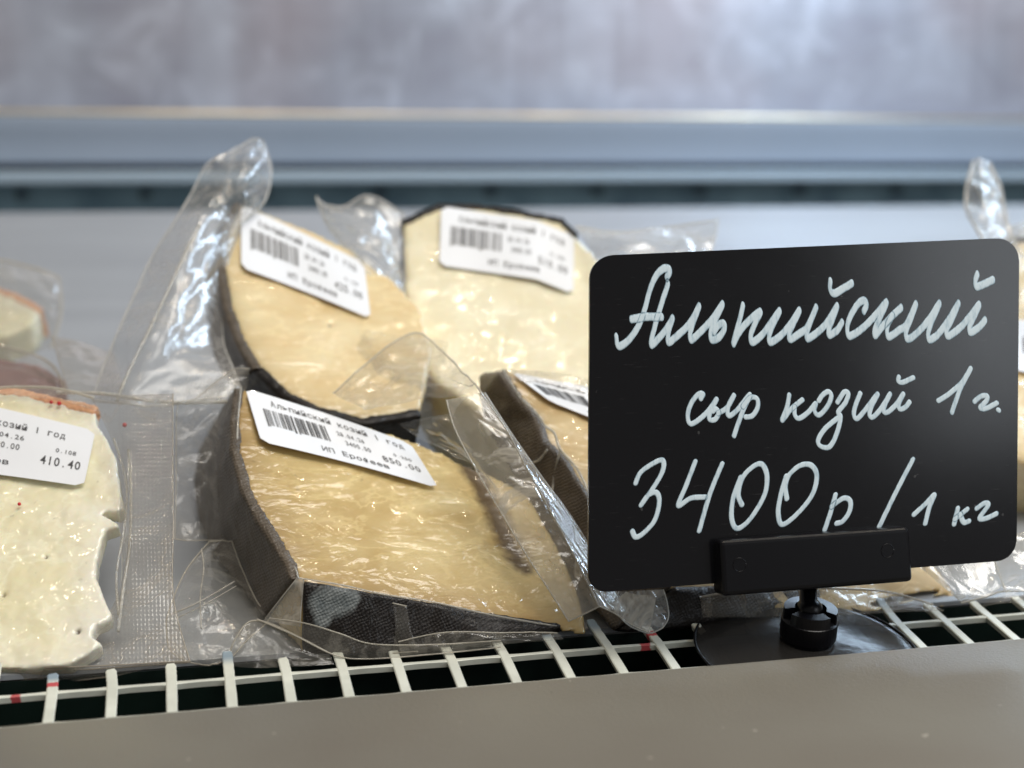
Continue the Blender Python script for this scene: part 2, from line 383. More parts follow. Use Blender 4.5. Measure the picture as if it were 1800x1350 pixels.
# dark return-air opening behind the shelf
M['slot'] = plain('slot_interior', lin(150, 185, 200), 0.4, metal=0.2, speck=(30, lin(110, 142, 160)))
M['hole'] = plain('vent_hole_dark', lin(80, 100, 112), 0.5)
bxp = bmesh.new(); xbar(bxp, YX + .06, YX + .08, zat(460, YX), zat(303, YX + .06))
sl = bm_obj('rear_slot', bxp, M['slot']); sl['kind'] = 'structure'
for k in range(9):
    bm = bmesh.new(); bmesh.ops.create_cone(bm, segments=16, radius1=.004, radius2=.004, depth=.004, cap_ends=True, matrix=Matrix.Translation((0, 0, 0)) @ Matrix.Rotation(math.pi / 2, 4, 'X'))
    x = -0.1 + k * 0.083; p = Vector((x, YX + .057, zat(338, YX + .06)))
    bmesh.ops.translate(bm, vec=p - Vector((0, 0, 0)), verts=bm.verts)
    V = [q.co.copy() for q in bm.verts]; bm.verts.index_update(); Fc = [[q.index for q in f.verts] for f in bm.faces]; bm.free()
    o = mesh_obj('vent_hole', V, Fc, M['hole'], None, False); o.parent = sl
# polished rail across the back
t = NT('polished_rail'); v = t.coord((1, 1, 1))
t.pbr(Base_Color=t.ramp(t.noise(t.coord((1, .1, .1)), 5, 3, 0.5), [(0.35, (0.55, 0.52, 0.46)), (0.6, (1.0, 0.84, 0.55))]), Metallic=1.0, Roughness=0.32)  # warm lights reflected in the rail, painted in as golden stretches
M['rail'] = t.m
rl = root('rail', (0.5, YX - .01, zat(203, YX)), 'thin polished metal rail running across the back wall of the case', 'rail')
P = [Vector((x, YX - .012, zat(203, YX - .012))) for x in np.linspace(-1.2, 2.2, 60)]
V, Fc = tube_geo(P, 0.0012, 12); mesh_obj('rail_bar', V, Fc, M['rail'], rl)
for x in (-0.5, 1.3):
    bm = bmesh.new(); box_bm(bm, Vector((x, YX - .001, zat(203, YX))), .012, .018, .004, None, .0008); bm_obj('bracket', bm, M['rail'], rl)

# ------------------------------------------------------------------ GRILLE
t = NT('grille_white'); v = t.coord()
c = t.mix(t.fr(t.noise(v, 120, 5, 0.6), 0.4, 0.7), lin(206, 208, 196), lin(224, 226, 214))
gr = t.fr(t.attr('blue'), 0.3, 1.0, 0.0, 0.85); c = t.mix(gr, c, lin(120, 142, 160))
rd = t.fr(t.math('ADD', t.attr('red'), t.math('MULTIPLY', t.math('SUBTRACT', t.noise(v, 900, 3, 0.6), 0.5), 0.8)), 0.45, 0.6, 0.0, 0.9); c = t.mix(rd, c, lin(190, 40, 55))
t.pbr(Base_Color=c, Roughness=0.38, Normal=t.bump(t.noise(v, 700, 3, 0.6), 0.2, 0.0002))
M['grille'] = t.m
gridr = root('air_grille', (0.12, 0.31, deckz(0.31)), 'cut white plastic lattice grille along the front edge of the shelf', 'grille')
UPN = Vector((0, -SL, 1)).normalized(); ALN = Vector((0, 1, SL)).normalized()
YG1, YG0 = 0.3068, 0.2943
def gz(y): return deckz(y) + .0012
x805 = 0.0589
PIT = 0.01249
rnd = random.Random(4)
tips = {}
photo_tips = {-7: (93, 1185), -6: (195, 1178), -5: (300, 1168), -4: (399, 1145), -3: (497, 1158), -2: (590, 1138), -1: (685, 1125), 0: (775, 1122), 1: (862, 1112),
              2: (950, 1108), 3: (1037, 1090), 4: (1125, 1092), 5: (1212, 1097), 8: (1470, 1075), 9: (1545, 1052), 10: (1615, 1062), 11: (1693, 1060), 12: (1770, 1050)}
stains = {-7: ('blue', 'red'), -4: ('blue',), 3: ('blue',), 4: ('red',), 9: ('blue',), 2: ('blue',)}
for k in range(-11, 16):
    x = x805 + PIT * k
    px, py = photo_tips.get(k, (None, None))
    if py is not None: tip = ondeck(px, py, .0022); xt, yt, zt = tip
    else: yt = 0.3195 + rnd.uniform(-.001, .001); zt = gz(yt) + .001; xt = x
    xt = x + max(-.0012, min(.0012, xt - x))
    y_pts = list(np.linspace(0.270, YG1 + .001, 10)) + list(np.linspace(YG1 + .002, yt, 12))
    z_lin = gz(yt)
    V = []; Fc = []; bl = []; rdv = []
    hw = 0.00118
    for i, y in enumerate(y_pts):
        s = max(0, (y - YG1) / (yt - YG1))
        zc = gz(y) + (zt - z_lin) * s ** 1.6; xc = x + (xt - x) * s ** 1.2
        wj = hw * (1 + 0.03 * math.sin(i * 1.7 + k))
        if i == len(y_pts) - 1: wj *= 0.8
        th = 0.0013
        for (sx, dz) in ((-1, 0.0), (-.8, .00022), (.8, .00022), (1, 0.0), (.75, -th), (-.75, -th)):
            jit = rnd.uniform(-.00015, .00015) if i == len(y_pts) - 1 else 0
            V.append((xc + sx * wj, y + jit * 3, zc + dz)); 
            st = stains.get(k, ())
            bl.append(min(1, max(0, (s - .35) / .4)) if 'blue' in st else 0.0)
            rdv.append(math.exp(-((s - .42) / .13) ** 2) if 'red' in st else 0.0)
    m = 6
    for i in range(len(y_pts) - 1):
        for j in range(m): Fc.append((i * m + j, i * m + (j + 1) % m, (i + 1) * m + (j + 1) % m, (i + 1) * m + j))
    Fc.append(tuple(range(m))[::-1]); Fc.append(tuple((len(y_pts) - 1) * m + j for j in range(m)))
    mesh_obj('crossbar', V, Fc, M['grille'], gridr, smooth=False, attrs={'blue': bl, 'red': rdv})
for yb in (YG0, YG1):
    V = []; Fc = []; rr = []
    N = 300
    for i in range(N):
        x = x805 + PIT * (-11 + 26 * i / (N - 1)); ph = ((x - x805) / PIT) % 1.0
        cw = (abs(ph - .5) * 2) ** 3
        hw = .00062 + .00045 * cw                       # fillets at the crossings
        wob = .00008 * math.sin(x * 400)
        for (sy, dz) in ((-1, 0), (-.8, .00015), (.8, .00015), (1, 0), (.7, -.0013), (-.7, -.0013)):
            V.append((x, yb + sy * hw + wob, gz(yb) + dz - .00012))
            kk = (x - x805) / PIT
            rr.append(max(math.exp(-((kk - 3.72) / .13) ** 2), math.exp(-((kk + 7.6) / .1) ** 2)) if yb == YG1 else 0)
    for i in range(N - 1):
        for j in range(6): Fc.append((i * 6 + j, i * 6 + (j + 1) % 6, (i + 1) * 6 + (j + 1) % 6, (i + 1) * 6 + j))
    mesh_obj('long_bar', V, Fc, M['grille'], gridr, smooth=False, attrs={'blue': [0] * len(V), 'red': rr})

# ------------------------------------------------------------------ PRICE SIGN
board = Plane((1037, 720, 0.3225), (1790, 700, 0.3405), (1414, 1000, 0.3295))
sg = root('price_sign', ondeck(1418, 1140), 'black handwritten price board on a round smoky base standing on the white grille', 'price sign')
t = NT('gloss_black_board'); v = t.coord()
scr = t.fr(t.noise(t.coord((3, 3, 60), (0.4, 0.9, 0.2)), 60, 4, 0.6), 0.66, 0.74, 0.0, 0.05)
dust = t.fr(t.noise(v, 420, 2, 0.4), 0.77, 0.80, 0.0, 0.10)
t.pbr(Base_Color=t.mix(t.math('ADD', scr, dust), (0.003, 0.003, 0.0045), (0.5, 0.5, 0.5)), Roughness=t.fr(t.noise(v, 20, 4, 0.6), 0.3, 0.7, 0.15, 0.19),
      Specular_IOR_Level=0.5, Normal=t.bump(t.noise(v, 30, 2, 0.5), 0.05, 0.001))
M['board'] = t.m
corners = [((1037, 450), 40, ), ((1792, 417), 40), ((1787, 984), 34), ((1034, 1043), 34)]
pts = []
cs = [c[0] for c in corners]
for i, ((cx, cy), r) in enumerate(corners):
    p = np.array((cx, cy), float); a = np.array(cs[i - 1], float); b = np.array(cs[(i + 1) % 4], float)
    ua = (a - p) / np.linalg.norm(a - p); ub = (b - p) / np.linalg.norm(b - p)
    A = p + ua * r; B = p + ub * r
    for k in range(9):
        s = k / 8; kq = 0.5523
        c1 = A + (p - A) * kq; c2 = B + (p - B) * kq
        pts.append((1 - s) ** 3 * A + 3 * (1 - s) ** 2 * s * c1 + 3 * (1 - s) * s * s * c2 + s ** 3 * B)
bm = bmesh.new()
fr_ = [bm.verts.new(board.at(x, y)) for x, y in pts]; bk = [bm.verts.new(board.at(x, y) - board.n * .0011) for x, y in pts]
bm.faces.new(fr_); bm.faces.new(bk[::-1]); n = len(pts)
for i in range(n): bm.faces.new((fr_[i], fr_[(i + 1) % n], bk[(i + 1) % n], bk[i]))
es = [e for e in bm.edges if all(v in fr_ for v in e.verts)]
bmesh.ops.bevel(bm, geom=es, offset=.00018, segments=2, affect='EDGES')
brd = bm_obj('sign_board', bm, M['board'], sg); sub_base(brd, sg)

def tr5(P): return [(1060 + x * .21111, 440 + y * .21111) for x, y in P]
def tr6(P): return [(1400 + x * .21667, 440 + y * .21667) for x, y in P]
def tr7(P): return [(1180 + x * .33889, 640 + y * .33889) for x, y in P]
def tr8(P): return [(1080 + x * .39444, 780 + y * .39444) for x, y in P]
title = [tr5([(110, 720), (120, 785), (150, 795), (220, 740), (300, 620), (350, 480), (390, 330), (440, 215), (500, 155), (550, 155), (555, 185), (530, 225)]),
 tr5([(540, 275), (525, 330), (485, 450), (435, 620), (400, 785), (480, 715), (540, 635), (580, 565), (550, 660), (543, 765), (620, 710), (700, 635), (760, 545), (800, 465), (755, 590), (725, 690), (735, 745), (800, 690), (900, 585), (960, 500), (995, 450), (935, 580), (897, 680), (905, 745), (965, 725), (1010, 655), (1005, 610), (960, 625), (925, 680)]),
 tr5([(235, 575), (350, 555), (490, 555)]),
 tr5([(1165, 460), (1140, 570), (1085, 775), (1130, 690), (1200, 600), (1310, 510), (1265, 610), (1232, 700), (1240, 765), (1320, 710), (1400, 600), (1470, 505), (1415, 620), (1383, 710), (1395, 765), (1480, 710), (1560, 615), (1635, 500), (1585, 610), (1550, 695), (1560, 740), (1640, 690), (1700, 640), (1775, 475), (1725, 600), (1697, 690), (1706, 735), (1790, 680), (1850, 620), (1900, 545), (1950, 465), (1905, 590), (1878, 665), (1885, 705), (1950, 665), (1990, 600)]),
 tr6([(545, 495), (570, 440), (550, 408), (500, 435), (440, 530), (412, 625), (430, 695), (520, 645), (620, 550), (730, 420), (685, 530), (637, 640), (640, 690), (700, 615), (780, 530), (850, 465)]),
 tr6([(780, 530), (742, 600), (735, 670), (755, 700), (830, 650), (890, 605), (970, 435), (925, 560), (888, 660), (903, 720), (980, 670), (1080, 555), (1160, 430), (1105, 560), (1070, 665), (1080, 725), (1150, 680), (1240, 555), (1315, 430), (1260, 560), (1218, 645), (1230, 695), (1320, 635), (1400, 545), (1483, 440), (1437, 545), (1403, 620), (1412, 665), (1480, 625), (1530, 565)]),
 tr6([(275, 250), (273, 315), (305, 350), (380, 310), (450, 268)]), tr6([(1468, 195), (1450, 250), (1462, 295), (1530, 270), (1595, 240)])]
line2a = [tr7(p) for p in ([(152, 180), (165, 155), (140, 157), (105, 200), (86, 260), (95, 308), (130, 298), (190, 245), (235, 182), (205, 240), (197, 285), (225, 288), (246, 255), (232, 232), (215, 245)],
 [(243, 255), (290, 225), (325, 162), (295, 220), (297, 268), (340, 240), (408, 158), (370, 245), (325, 372)], [(372, 220), (410, 175), (445, 180), (448, 225), (420, 268), (385, 275)])]
line2b = [tr7(p) for p in ([(612, 160), (600, 225), (575, 292), (620, 235), (680, 185)], [(640, 222), (640, 262), (662, 282), (710, 250), (748, 205), (742, 240), (765, 265), (808, 222), (830, 168), (815, 143), (785, 160), (765, 190)],
 [(862, 198), (895, 147), (918, 152), (903, 200), (866, 248), (878, 272), (866, 335), (840, 402), (812, 433), (772, 424), (762, 393), (795, 338), (850, 290), (875, 272)],
 [(980, 152), (955, 215), (947, 262), (965, 283), (1012, 230), (1070, 155), (1038, 220), (1028, 262), (1046, 275), (1090, 228), (1135, 155), (1108, 210), (1103, 248), (1126, 247), (1170, 205), (1203, 155), (1180, 205), (1185, 233), (1212, 225), (1235, 197)],
 [(1180, 67), (1178, 88), (1200, 95), (1255, 70)])]
line2c = [tr7(p) for p in ([(1385, 190), (1440, 155), (1510, 92), (1553, 22), (1498, 130), (1455, 252)], [(1572, 195), (1605, 168), (1638, 165), (1635, 190), (1602, 225), (1628, 232), (1688, 202)], [(1695, 238), (1699, 240)])]
line3a = [tr8(p) for p in ([(95, 175), (115, 130), (165, 92), (212, 73), (218, 110), (190, 170), (120, 272), (150, 230), (187, 218), (200, 260), (180, 340), (130, 398), (95, 416), (80, 390)],
 [(360, 80), (320, 185), (285, 275), (340, 243), (405, 238)], [(480, 90), (425, 225), (378, 388)],
 [(568, 272), (552, 225), (572, 150), (618, 102), (658, 92), (680, 145), (668, 230), (605, 335), (547, 378), (522, 330), (530, 240), (562, 150)],
 [(768, 245), (762, 190), (778, 140), (828, 97), (878, 97), (902, 145), (880, 230), (812, 315), (747, 360), (730, 305), (742, 225), (765, 145)],
 [(985, 228), (962, 310), (937, 383)], [(968, 280), (1020, 243), (1050, 255), (1048, 300), (1018, 345), (990, 355)])]
line3b = [tr8(p) for p in ([(1330, 70), (1250, 225), (1180, 370)],)]
line3c = [tr8(p) for p in ([(1335, 315), (1382, 272), (1425, 228), (1403, 285), (1385, 355)], [(1530, 288), (1514, 358)], [(1518, 335), (1572, 292)], [(1542, 315), (1556, 350), (1580, 345)], [(1615, 288), (1650, 265), (1665, 275), (1628, 330), (1655, 333), (1702, 312)])]
t = NT('paint_marker'); v = t.coord(); ink = t.attr('ink')
c = t.ramp(t.math('ADD', t.math('MULTIPLY', ink, 0.62), t.math('MULTIPLY', t.math('SUBTRACT', t.noise(t.coord((1, 1, .18), (0, .45, 0)), 1100, 4, 0.65), 0.5), 1.5)),
           [(0.02, lin(110, 135, 148)), (0.30, lin(182, 206, 220)), (0.62, lin(224, 241, 250))])
t.pbr(Base_Color=c, Roughness=0.5)
M['marker'] = t.m
def handwriting(name, strokes, a, b, ang):
    segs = []; allp = []
    for si, s in enumerate(strokes):
        q = catmull(s, 7); q = np.array(q)
        for i in range(len(q) - 1): segs.append((si, q[i], q[i + 1]))
        allp.append(q)
    A = np.concatenate(allp); st = 0.9
    x0, y0 = A.min(0) - a - 3; x1, y1 = A.max(0) + a + 3
    xs = np.arange(x0, x1, st); ys = np.arange(y0, y1, st)
    X, Y = np.meshgrid(xs, ys)
    ca, sa = math.cos(ang), math.sin(ang)
    def T(x, y): return (x * ca + y * sa) / a, (-x * sa + y * ca) / b
    XT, YT = T(X, Y)
    best = np.full(X.shape, 9.0); inner = np.full(X.shape, 9.0)
    D = [np.full(X.shape, 9.0) for _ in strokes]
    for (si, p, q) in segs:
        lo = np.minimum(p, q) - a - 3; hi = np.maximum(p, q) + a + 3
        i0, i1 = np.searchsorted(xs, [lo[0], hi[0]]); j0, j1 = np.searchsorted(ys, [lo[1], hi[1]])
        px_, py_ = T(*p); qx, qy = T(*q); dx, dy = qx - px_, qy - py_
        L = dx * dx + dy * dy + 1e-9
        sxx = XT[j0:j1, i0:i1] - px_; syy = YT[j0:j1, i0:i1] - py_
        tt = np.clip((sxx * dx + syy * dy) / L, 0, 1)
        d = np.hypot(sxx - tt * dx, syy - tt * dy) - 1
        D[si][j0:j1, i0:i1] = np.minimum(D[si][j0:j1, i0:i1], d)
    for d in D: best = np.minimum(best, d); inner = np.minimum(inner, np.abs(d))
    gy, gx = np.gradient(best, st)
    g2 = gx * gx + gy * gy + 1e-6
    px_ = X.copy(); py_ = Y.copy()
    m = best > 0
    lim = 1.2
    sx = np.clip(best * gx / g2, -lim, lim); sy = np.clip(best * gy / g2, -lim, lim)
    px_[m] -= sx[m]; py_[m] -= sy[m]
    H, Wd = X.shape; idx = -np.ones(X.shape, int); V = []; ink = []; Fc = []
    use = (best[:-1, :-1] <= 0) | (best[1:, :-1] <= 0) | (best[:-1, 1:] <= 0) | (best[1:, 1:] <= 0)
    cnt = (best[:-1, :-1] <= 0).astype(int) + (best[1:, :-1] <= 0) + (best[:-1, 1:] <= 0) + (best[1:, 1:] <= 0)
    use = cnt >= 2
    def vid(j, i):
        if idx[j, i] < 0:
            idx[j, i] = len(V); h = 0.00004 + .00009 * min(1, max(0, -best[j, i] * 2.0)) ** .5
            V.append(board.at(px_[j, i], py_[j, i], h)); ink.append(min(1, inner[j, i] * 3.0))
        return idx[j, i]
    for j, i in zip(*np.nonzero(use)):
        Fc.append((vid(j, i), vid(j + 1, i), vid(j + 1, i + 1), vid(j, i + 1)))
    o = mesh_obj(name, V, Fc, M['marker'], brd, True, attrs={'ink': ink})
    return o
handwriting('handwritten_word', title, 7.6, 3.7, math.radians(83))
for L_ in (line2a, line2b, line2c): handwriting('handwritten_word', L_, 4.9, 3.8, math.radians(70))
for L_ in (line3a, line3b, line3c): handwriting('handwritten_price', L_, 5.2, 4.1, math.radians(120))

# clip and stand
M['black_plastic'] = plain('black_plastic', (0.004, 0.004, 0.0055), 0.28, spec=0.28, bumpsc=300, bumps=0.08, bumpd=.0002)
ux = (board.at(1588, 975) - board.at(1258, 1000)).normalized()
uz = (board.at(1420, 930) - board.at(1424, 1030)); uz = (uz - ux * uz.dot(ux)).normalized(); un = board.n
MB_ = Matrix((ux, un, uz)).transposed()
cl_c = board.at(1424, 984); wc = (board.at(1588, 975) - board.at(1258, 1000)).length; hc = (board.at(1420, 935) - board.at(1424, 1031)).length
bm = bmesh.new(); box_bm(bm, cl_c + un * .0009, wc, .0075, hc, MB_, .0011, 3)
clip = bm_obj('clip', bm, M['black_plastic'], sg, smooth=False); sub_base(clip, sg)
for (x, y) in ((1300, 993), (1560, 968)):
    c = board.at(x, y, .00462); P = [c + (ux * math.cos(a) + uz * math.sin(a)) * .00155 for a in np.linspace(0, 2 * math.pi, 20)]
    V, Fc = tube_geo(P, .00013, 5); mesh_obj('ejector_mark', V, Fc, M['black_plastic'], clip)
bm = bmesh.new(); box_bm(bm, cl_c - un * .001 + uz * (hc * .5 - .0001), wc * .985, .0015, .0016, MB_, .0003, 1)
bm_obj('clip_jaw', bm, M['black_plastic'], clip)
sp = W(1421, 1075, 0.3335)
def lathe(prof, c, ax=UPN, k=40):
    a = Vector((1, 0, 0)); b = ax.cross(a).normalized(); a = b.cross(ax)
    V = []; Fc = []
    for (r, h) in prof:
        for j in range(k):
            an = 2 * math.pi * j / k; V.append(c + ax * h + (a * math.cos(an) + b * math.sin(an)) * r)
    for i in range(len(prof) - 1):
        for j in range(k): Fc.append((i * k + j, i * k + (j + 1) % k, (i + 1) * k + (j + 1) % k, (i + 1) * k + j))
    return V, Fc
V, Fc = tube_geo([W(1421, 1072, .3335), W(1421, 1030, .333)], .0021, 16); mesh_obj('stem', V, Fc, M['black_plastic'], sg)
V, Fc = lathe([(0.0001, -.0033), (.0012, -.0031), (.0024, -.0023), (.0032, -.0009), (.0033, .0003), (.0028, .0018), (.0018, .0028), (.0001, .0033)], W(1423, 1074, .3335)); mesh_obj('ball', V, Fc, M['black_plastic'], sg)
base_c = W(1417, 1141, .3360)
hs = (W(1420, 1078, .3335) - base_c).dot(UPN)
V, Fc = lathe([(.0001, .0002), (.0062, .0002), (.0062, .0035), (.0066, .0038), (.0066, hs - .0012), (.0056, hs - .0006), (.0040, hs - .0006), (.0036, hs - .0035), (.0001, hs - .0040)], base_c)
mesh_obj('socket', V, Fc, M['black_plastic'], sg, smooth=False)
for k, (a0, a1) in enumerate([(3.5, 5.1), (5.5, 7.3), (7.7, 9.3)]):       # raised fingers that grip the ball
    bm = bmesh.new(); N = 12; R0, R1 = .0044, .0064
    a = Vector((1, 0, 0)); b = UPN.cross(a).normalized(); aa = b.cross(UPN)
    ring = []
    for i in range(N + 1):
        an = a0 + (a1 - a0) * i / N; d = aa * math.cos(an) + b * math.sin(an)
        ring.append([bm.verts.new(base_c + d * R + UPN * h) for R, h in ((R0, hs - .0015), (R1, hs - .0015), (R1 - .0002, hs + .0016), (R0 - .0007, hs + .0018))])
    for i in range(N):
        for j in range(4): bm.faces.new((ring[i][j], ring[i][(j + 1) % 4], ring[i + 1][(j + 1) % 4], ring[i + 1][j]))
    bm.faces.new(ring[0]); bm.faces.new(ring[-1][::-1])
    bm_obj('socket_finger', bm, M['black_plastic'], sg, smooth=False)
# smoky transparent base disc, dished
t = NT('smoky_disc')
fr2 = t.n('ShaderNodeFresnel'); t.set(fr2, 'IOR', 1.5); v = t.coord()
tr = t.n('ShaderNodeBsdfTransparent'); tr.inputs[0].default_value = (0.26, 0.24, 0.22, 1)
df = t.n('ShaderNodeBsdfDiffuse'); df.inputs[0].default_value = (0.08, 0.075, 0.07, 1)
gl = t.n('ShaderNodeBsdfGlossy'); t.set(gl, 'Roughness', 0.16); t.set(gl, 'Normal', t.bump(t.noise(v, 90, 3, 0.5), 0.25, .001))
a = t.n('ShaderNodeMixShader'); t.set(a, 0, 0.22); t.t.links.new(tr.outputs[0], a.inputs[1]); t.t.links.new(df.outputs[0], a.inputs[2])
b = t.n('ShaderNodeMixShader'); t.set(b, 0, t.math('MINIMUM', t.math('MULTIPLY', fr2.outputs[0], 0.3), 0.05)); t.t.links.new(a.outputs[0], b.inputs[1]); t.t.links.new(gl.outputs[0], b.inputs[2])
t.t.links.new(b.outputs[0], t.out.inputs[0]); M['disc'] = t.m
R = .0262
V, Fc = lathe([(.0055, .0032), (.009, .0031), (.016, .0026), (.022, .0016), (R - .0006, .0007), (R, .0009), (R, .0003), (R - .0006, .0001), (.016, .0016), (.0055, .0020)], base_c - UPN * .0004, k=72)
mesh_obj('base_disc', V, Fc, M['disc'], sg)
V, Fc = tube_geo([base_c + UPN * .0004 + (Vector((1, 0, 0)) * math.cos(a) + ALN * math.sin(a)) * R for a in np.linspace(0, 2 * math.pi, 90)], .00035, 6)
mesh_obj('disc_rim', V, Fc, M['black_plastic'], sg)

# ------------------------------------------------------------------ CHEESES
def voxel(bmv, bmf, size):
    me = bpy.data.meshes.new('tmp'); me.from_pydata([tuple(v) for v in bmv], [], bmf)
    bm = bmesh.new(); bm.from_mesh(me); bmesh.ops.triangulate(bm, faces=bm.faces); bmesh.ops.recalc_face_normals(bm, faces=bm.faces); bm.to_mesh(me); bm.free()
    ob = bpy.data.objects.new('tmp', me); COL.objects.link(ob)
    md = ob.modifiers.new('r', 'REMESH'); md.mode = 'VOXEL'; md.voxel_size = size
    sm_ = ob.modifiers.new('s', 'SMOOTH'); sm_.iterations = 3; sm_.factor = 0.5
    dg = bpy.context.evaluated_depsgraph_get(); ev = ob.evaluated_get(dg); m2 = ev.to_mesh()
    V = np.empty(len(m2.vertices) * 3); m2.vertices.foreach_get('co', V); V = V.reshape(-1, 3)
    Nn = np.empty(len(m2.vertices) * 3); m2.vertices.foreach_get('normal', Nn); Nn = Nn.reshape(-1, 3)
    Fc = [tuple(p.vertices) for p in m2.polygons]
    ev.to_mesh_clear(); bpy.data.objects.remove(ob); bpy.data.meshes.remove(me)
    return V, Nn, Fc
def seg_dist(V, P):
    best = np.full(len(V), 9.0)
    for i in range(len(P) - 1):
        a = np.array(P[i]); d = np.array(P[i + 1]) - a; L = d.dot(d) + 1e-12
        tt = np.clip((V - a) @ d / L, 0, 1); best = np.minimum(best, np.linalg.norm(V - a - tt[:, None] * d, axis=1))
    return best
def blobs(V, B):
    r = np.zeros(len(V))
    for (p, rad) in B:
        r = np.maximum(r, np.exp(-(np.linalg.norm(V - np.array(p), axis=1) / rad) ** 2))
    return r
def displace(V, N, amp, scale, seed, oct=4):
    out = V.copy()
    for i in range(len(V)):
        p = Vector(V[i]) * scale + Vector((seed, seed * 2, 0))
        h = noise.fractal(p, 0.9, 2.1, oct, noise_basis='PERLIN_ORIGINAL')
        out[i] += N[i] * amp * h
    return out

def cheese(label, plane, top, bottoms, mats, rinds, thick=None, vox=.0009, base_px=None, edge_r=.0035, pale=None, stain_line=None, stain=(), mold=(), seed=1.0, amp=.0009, group='vacuum-packed cheese pieces on the shelf', dscale=110):
    """top: outline pixels on the face plane; bottoms: {index: (px,py,d)}; rinds: [(mat, i0, i1)]"""
    T = [plane.at(x, y) for x, y in top]; n = len(T); B = []
    for i, p in enumerate(T):
        if i in bottoms: B.append(W(*bottoms[i]))
        elif thick: B.append(p - plane.n * thick)
        else:
            q = p.copy(); q.z = deckz(q.y) + .0008; B.append(q)
    c = sum(B, Vector()) / n
    r = root('wrapped_cheese', Vector((c.x, c.y, deckz(c.y))), label, 'cheese', group)
    Fc = [tuple(range(n)), tuple(range(2 * n - 1, n - 1, -1))] + [(i, (i + 1) % n, n + (i + 1) % n, n + i) for i in range(n)]
    V, N, F2 = voxel(T + B, Fc, vox)
    rind_pts = []
    rdn = np.zeros(len(V))
    for (m, i0, i1) in rinds:
        idx = [k % n for k in range(i0, i1 + 1)]
        rdn = np.maximum(rdn, np.exp(-seg_dist(V, [tuple(T[k]) for k in idx]) / edge_r))
    if pale: rdn = np.maximum(rdn, .9 * np.exp(-seg_dist(V, [tuple(T[k]) for k in range(*pale)]) / .0045))
    st = blobs(V, [(tuple(plane.at(x, y)), rad) for (x, y, rad) in stain]) if stain else np.zeros(len(V))
    if stain_line: st = np.maximum(st, np.exp(-(seg_dist(V, [tuple(plane.at(x, y)) for x, y in stain_line]) / .0042) ** 2))
    V2 = displace(V, N, amp * .30, dscale, seed)
    V2 -= N * (st * .0009)[:, None]
    mesh_obj('paste', V2, F2, mats, r, attrs={'rindness': rdn, 'stain': st})
    ctr = sum(T, Vector()) / n
    for (m, i0, i1) in rinds:
        idx = [k % n for k in range(i0, i1 + 1)]; VV = []; FF = []
        for q, k in enumerate(idx):
            a = T[idx[max(q - 1, 0)]]; b = T[idx[min(q + 1, len(idx) - 1)]]; e = (b - a).normalized()
            dn = (T[k] - B[k]).normalized(); out = e.cross(dn).normalized()
            if out.dot(T[k] - ctr) < 0: out = -out
            tk = .0019
            VV += [T[k] + dn * .0002 - out * .0012, T[k] + dn * .0002 + out * tk, B[k] + out * tk, B[k] - out * .0012]
        for q in range(len(idx) - 1):
            for j in range(4): FF.append((q * 4 + j, q * 4 + (j + 1) % 4, q * 4 + 4 + (j + 1) % 4, q * 4 + 4 + j))
        FF += [(0, 1, 2, 3), tuple(len(VV) - 4 + j for j in range(4))]
        V, N, F2 = voxel(VV, FF, min(vox, .0008))
        V2 = displace(V, N, .00028, 150, seed + 3)
        ml = blobs(V, [(tuple(W(*b[:3])), b[3]) for b in mold]) if mold else np.zeros(len(V))
        mesh_obj('rind', V2, F2, M[m], r, attrs={'mold': ml})
    return r

# film sheets ---------------------------------------------------------------
def facets(Lu, Lv, nu, nv, cell, seed):
    from mathutils.geometry import delaunay_2d_cdt
    rn = random.Random(seed); pts = []
    n = max(6, int(Lu * Lv / (cell * cell)))
    for _ in range(n): pts.append(Vector((rn.uniform(0, Lu), rn.uniform(0, Lv))))
    for k in range(6):
        pts += [Vector((Lu * k / 5, -.0005)), Vector((Lu * k / 5, Lv + .0005)), Vector((-.0005, Lv * k / 5)), Vector((Lu + .0005, Lv * k / 5))]
    vo, _, fo, *_r = delaunay_2d_cdt(pts, [], [], 0, 1e-6)
    Pn = np.array([tuple(v) for v in vo]); Hh = np.array([rn.uniform(-1, 1) for _ in vo])
    X, Y = np.meshgrid(np.linspace(0, Lu, nu), np.linspace(0, Lv, nv)); out = np.zeros(X.shape)
    for f in fo:
        a, b, c = Pn[f[0]], Pn[f[1]], Pn[f[2]]; det = (b[1] - c[1]) * (a[0] - c[0]) + (c[0] - b[0]) * (a[1] - c[1])
        if abs(det) < 1e-14: continue
        l1 = ((b[1] - c[1]) * (X - c[0]) + (c[0] - b[0]) * (Y - c[1])) / det; l2 = ((c[1] - a[1]) * (X - c[0]) + (a[0] - c[0]) * (Y - c[1])) / det; l3 = 1 - l1 - l2
        mk = (l1 >= -1e-6) & (l2 >= -1e-6) & (l3 >= -1e-6); out[mk] = (l1 * Hh[f[0]] + l2 * Hh[f[1]] + l3 * Hh[f[2]])[mk]
    return out
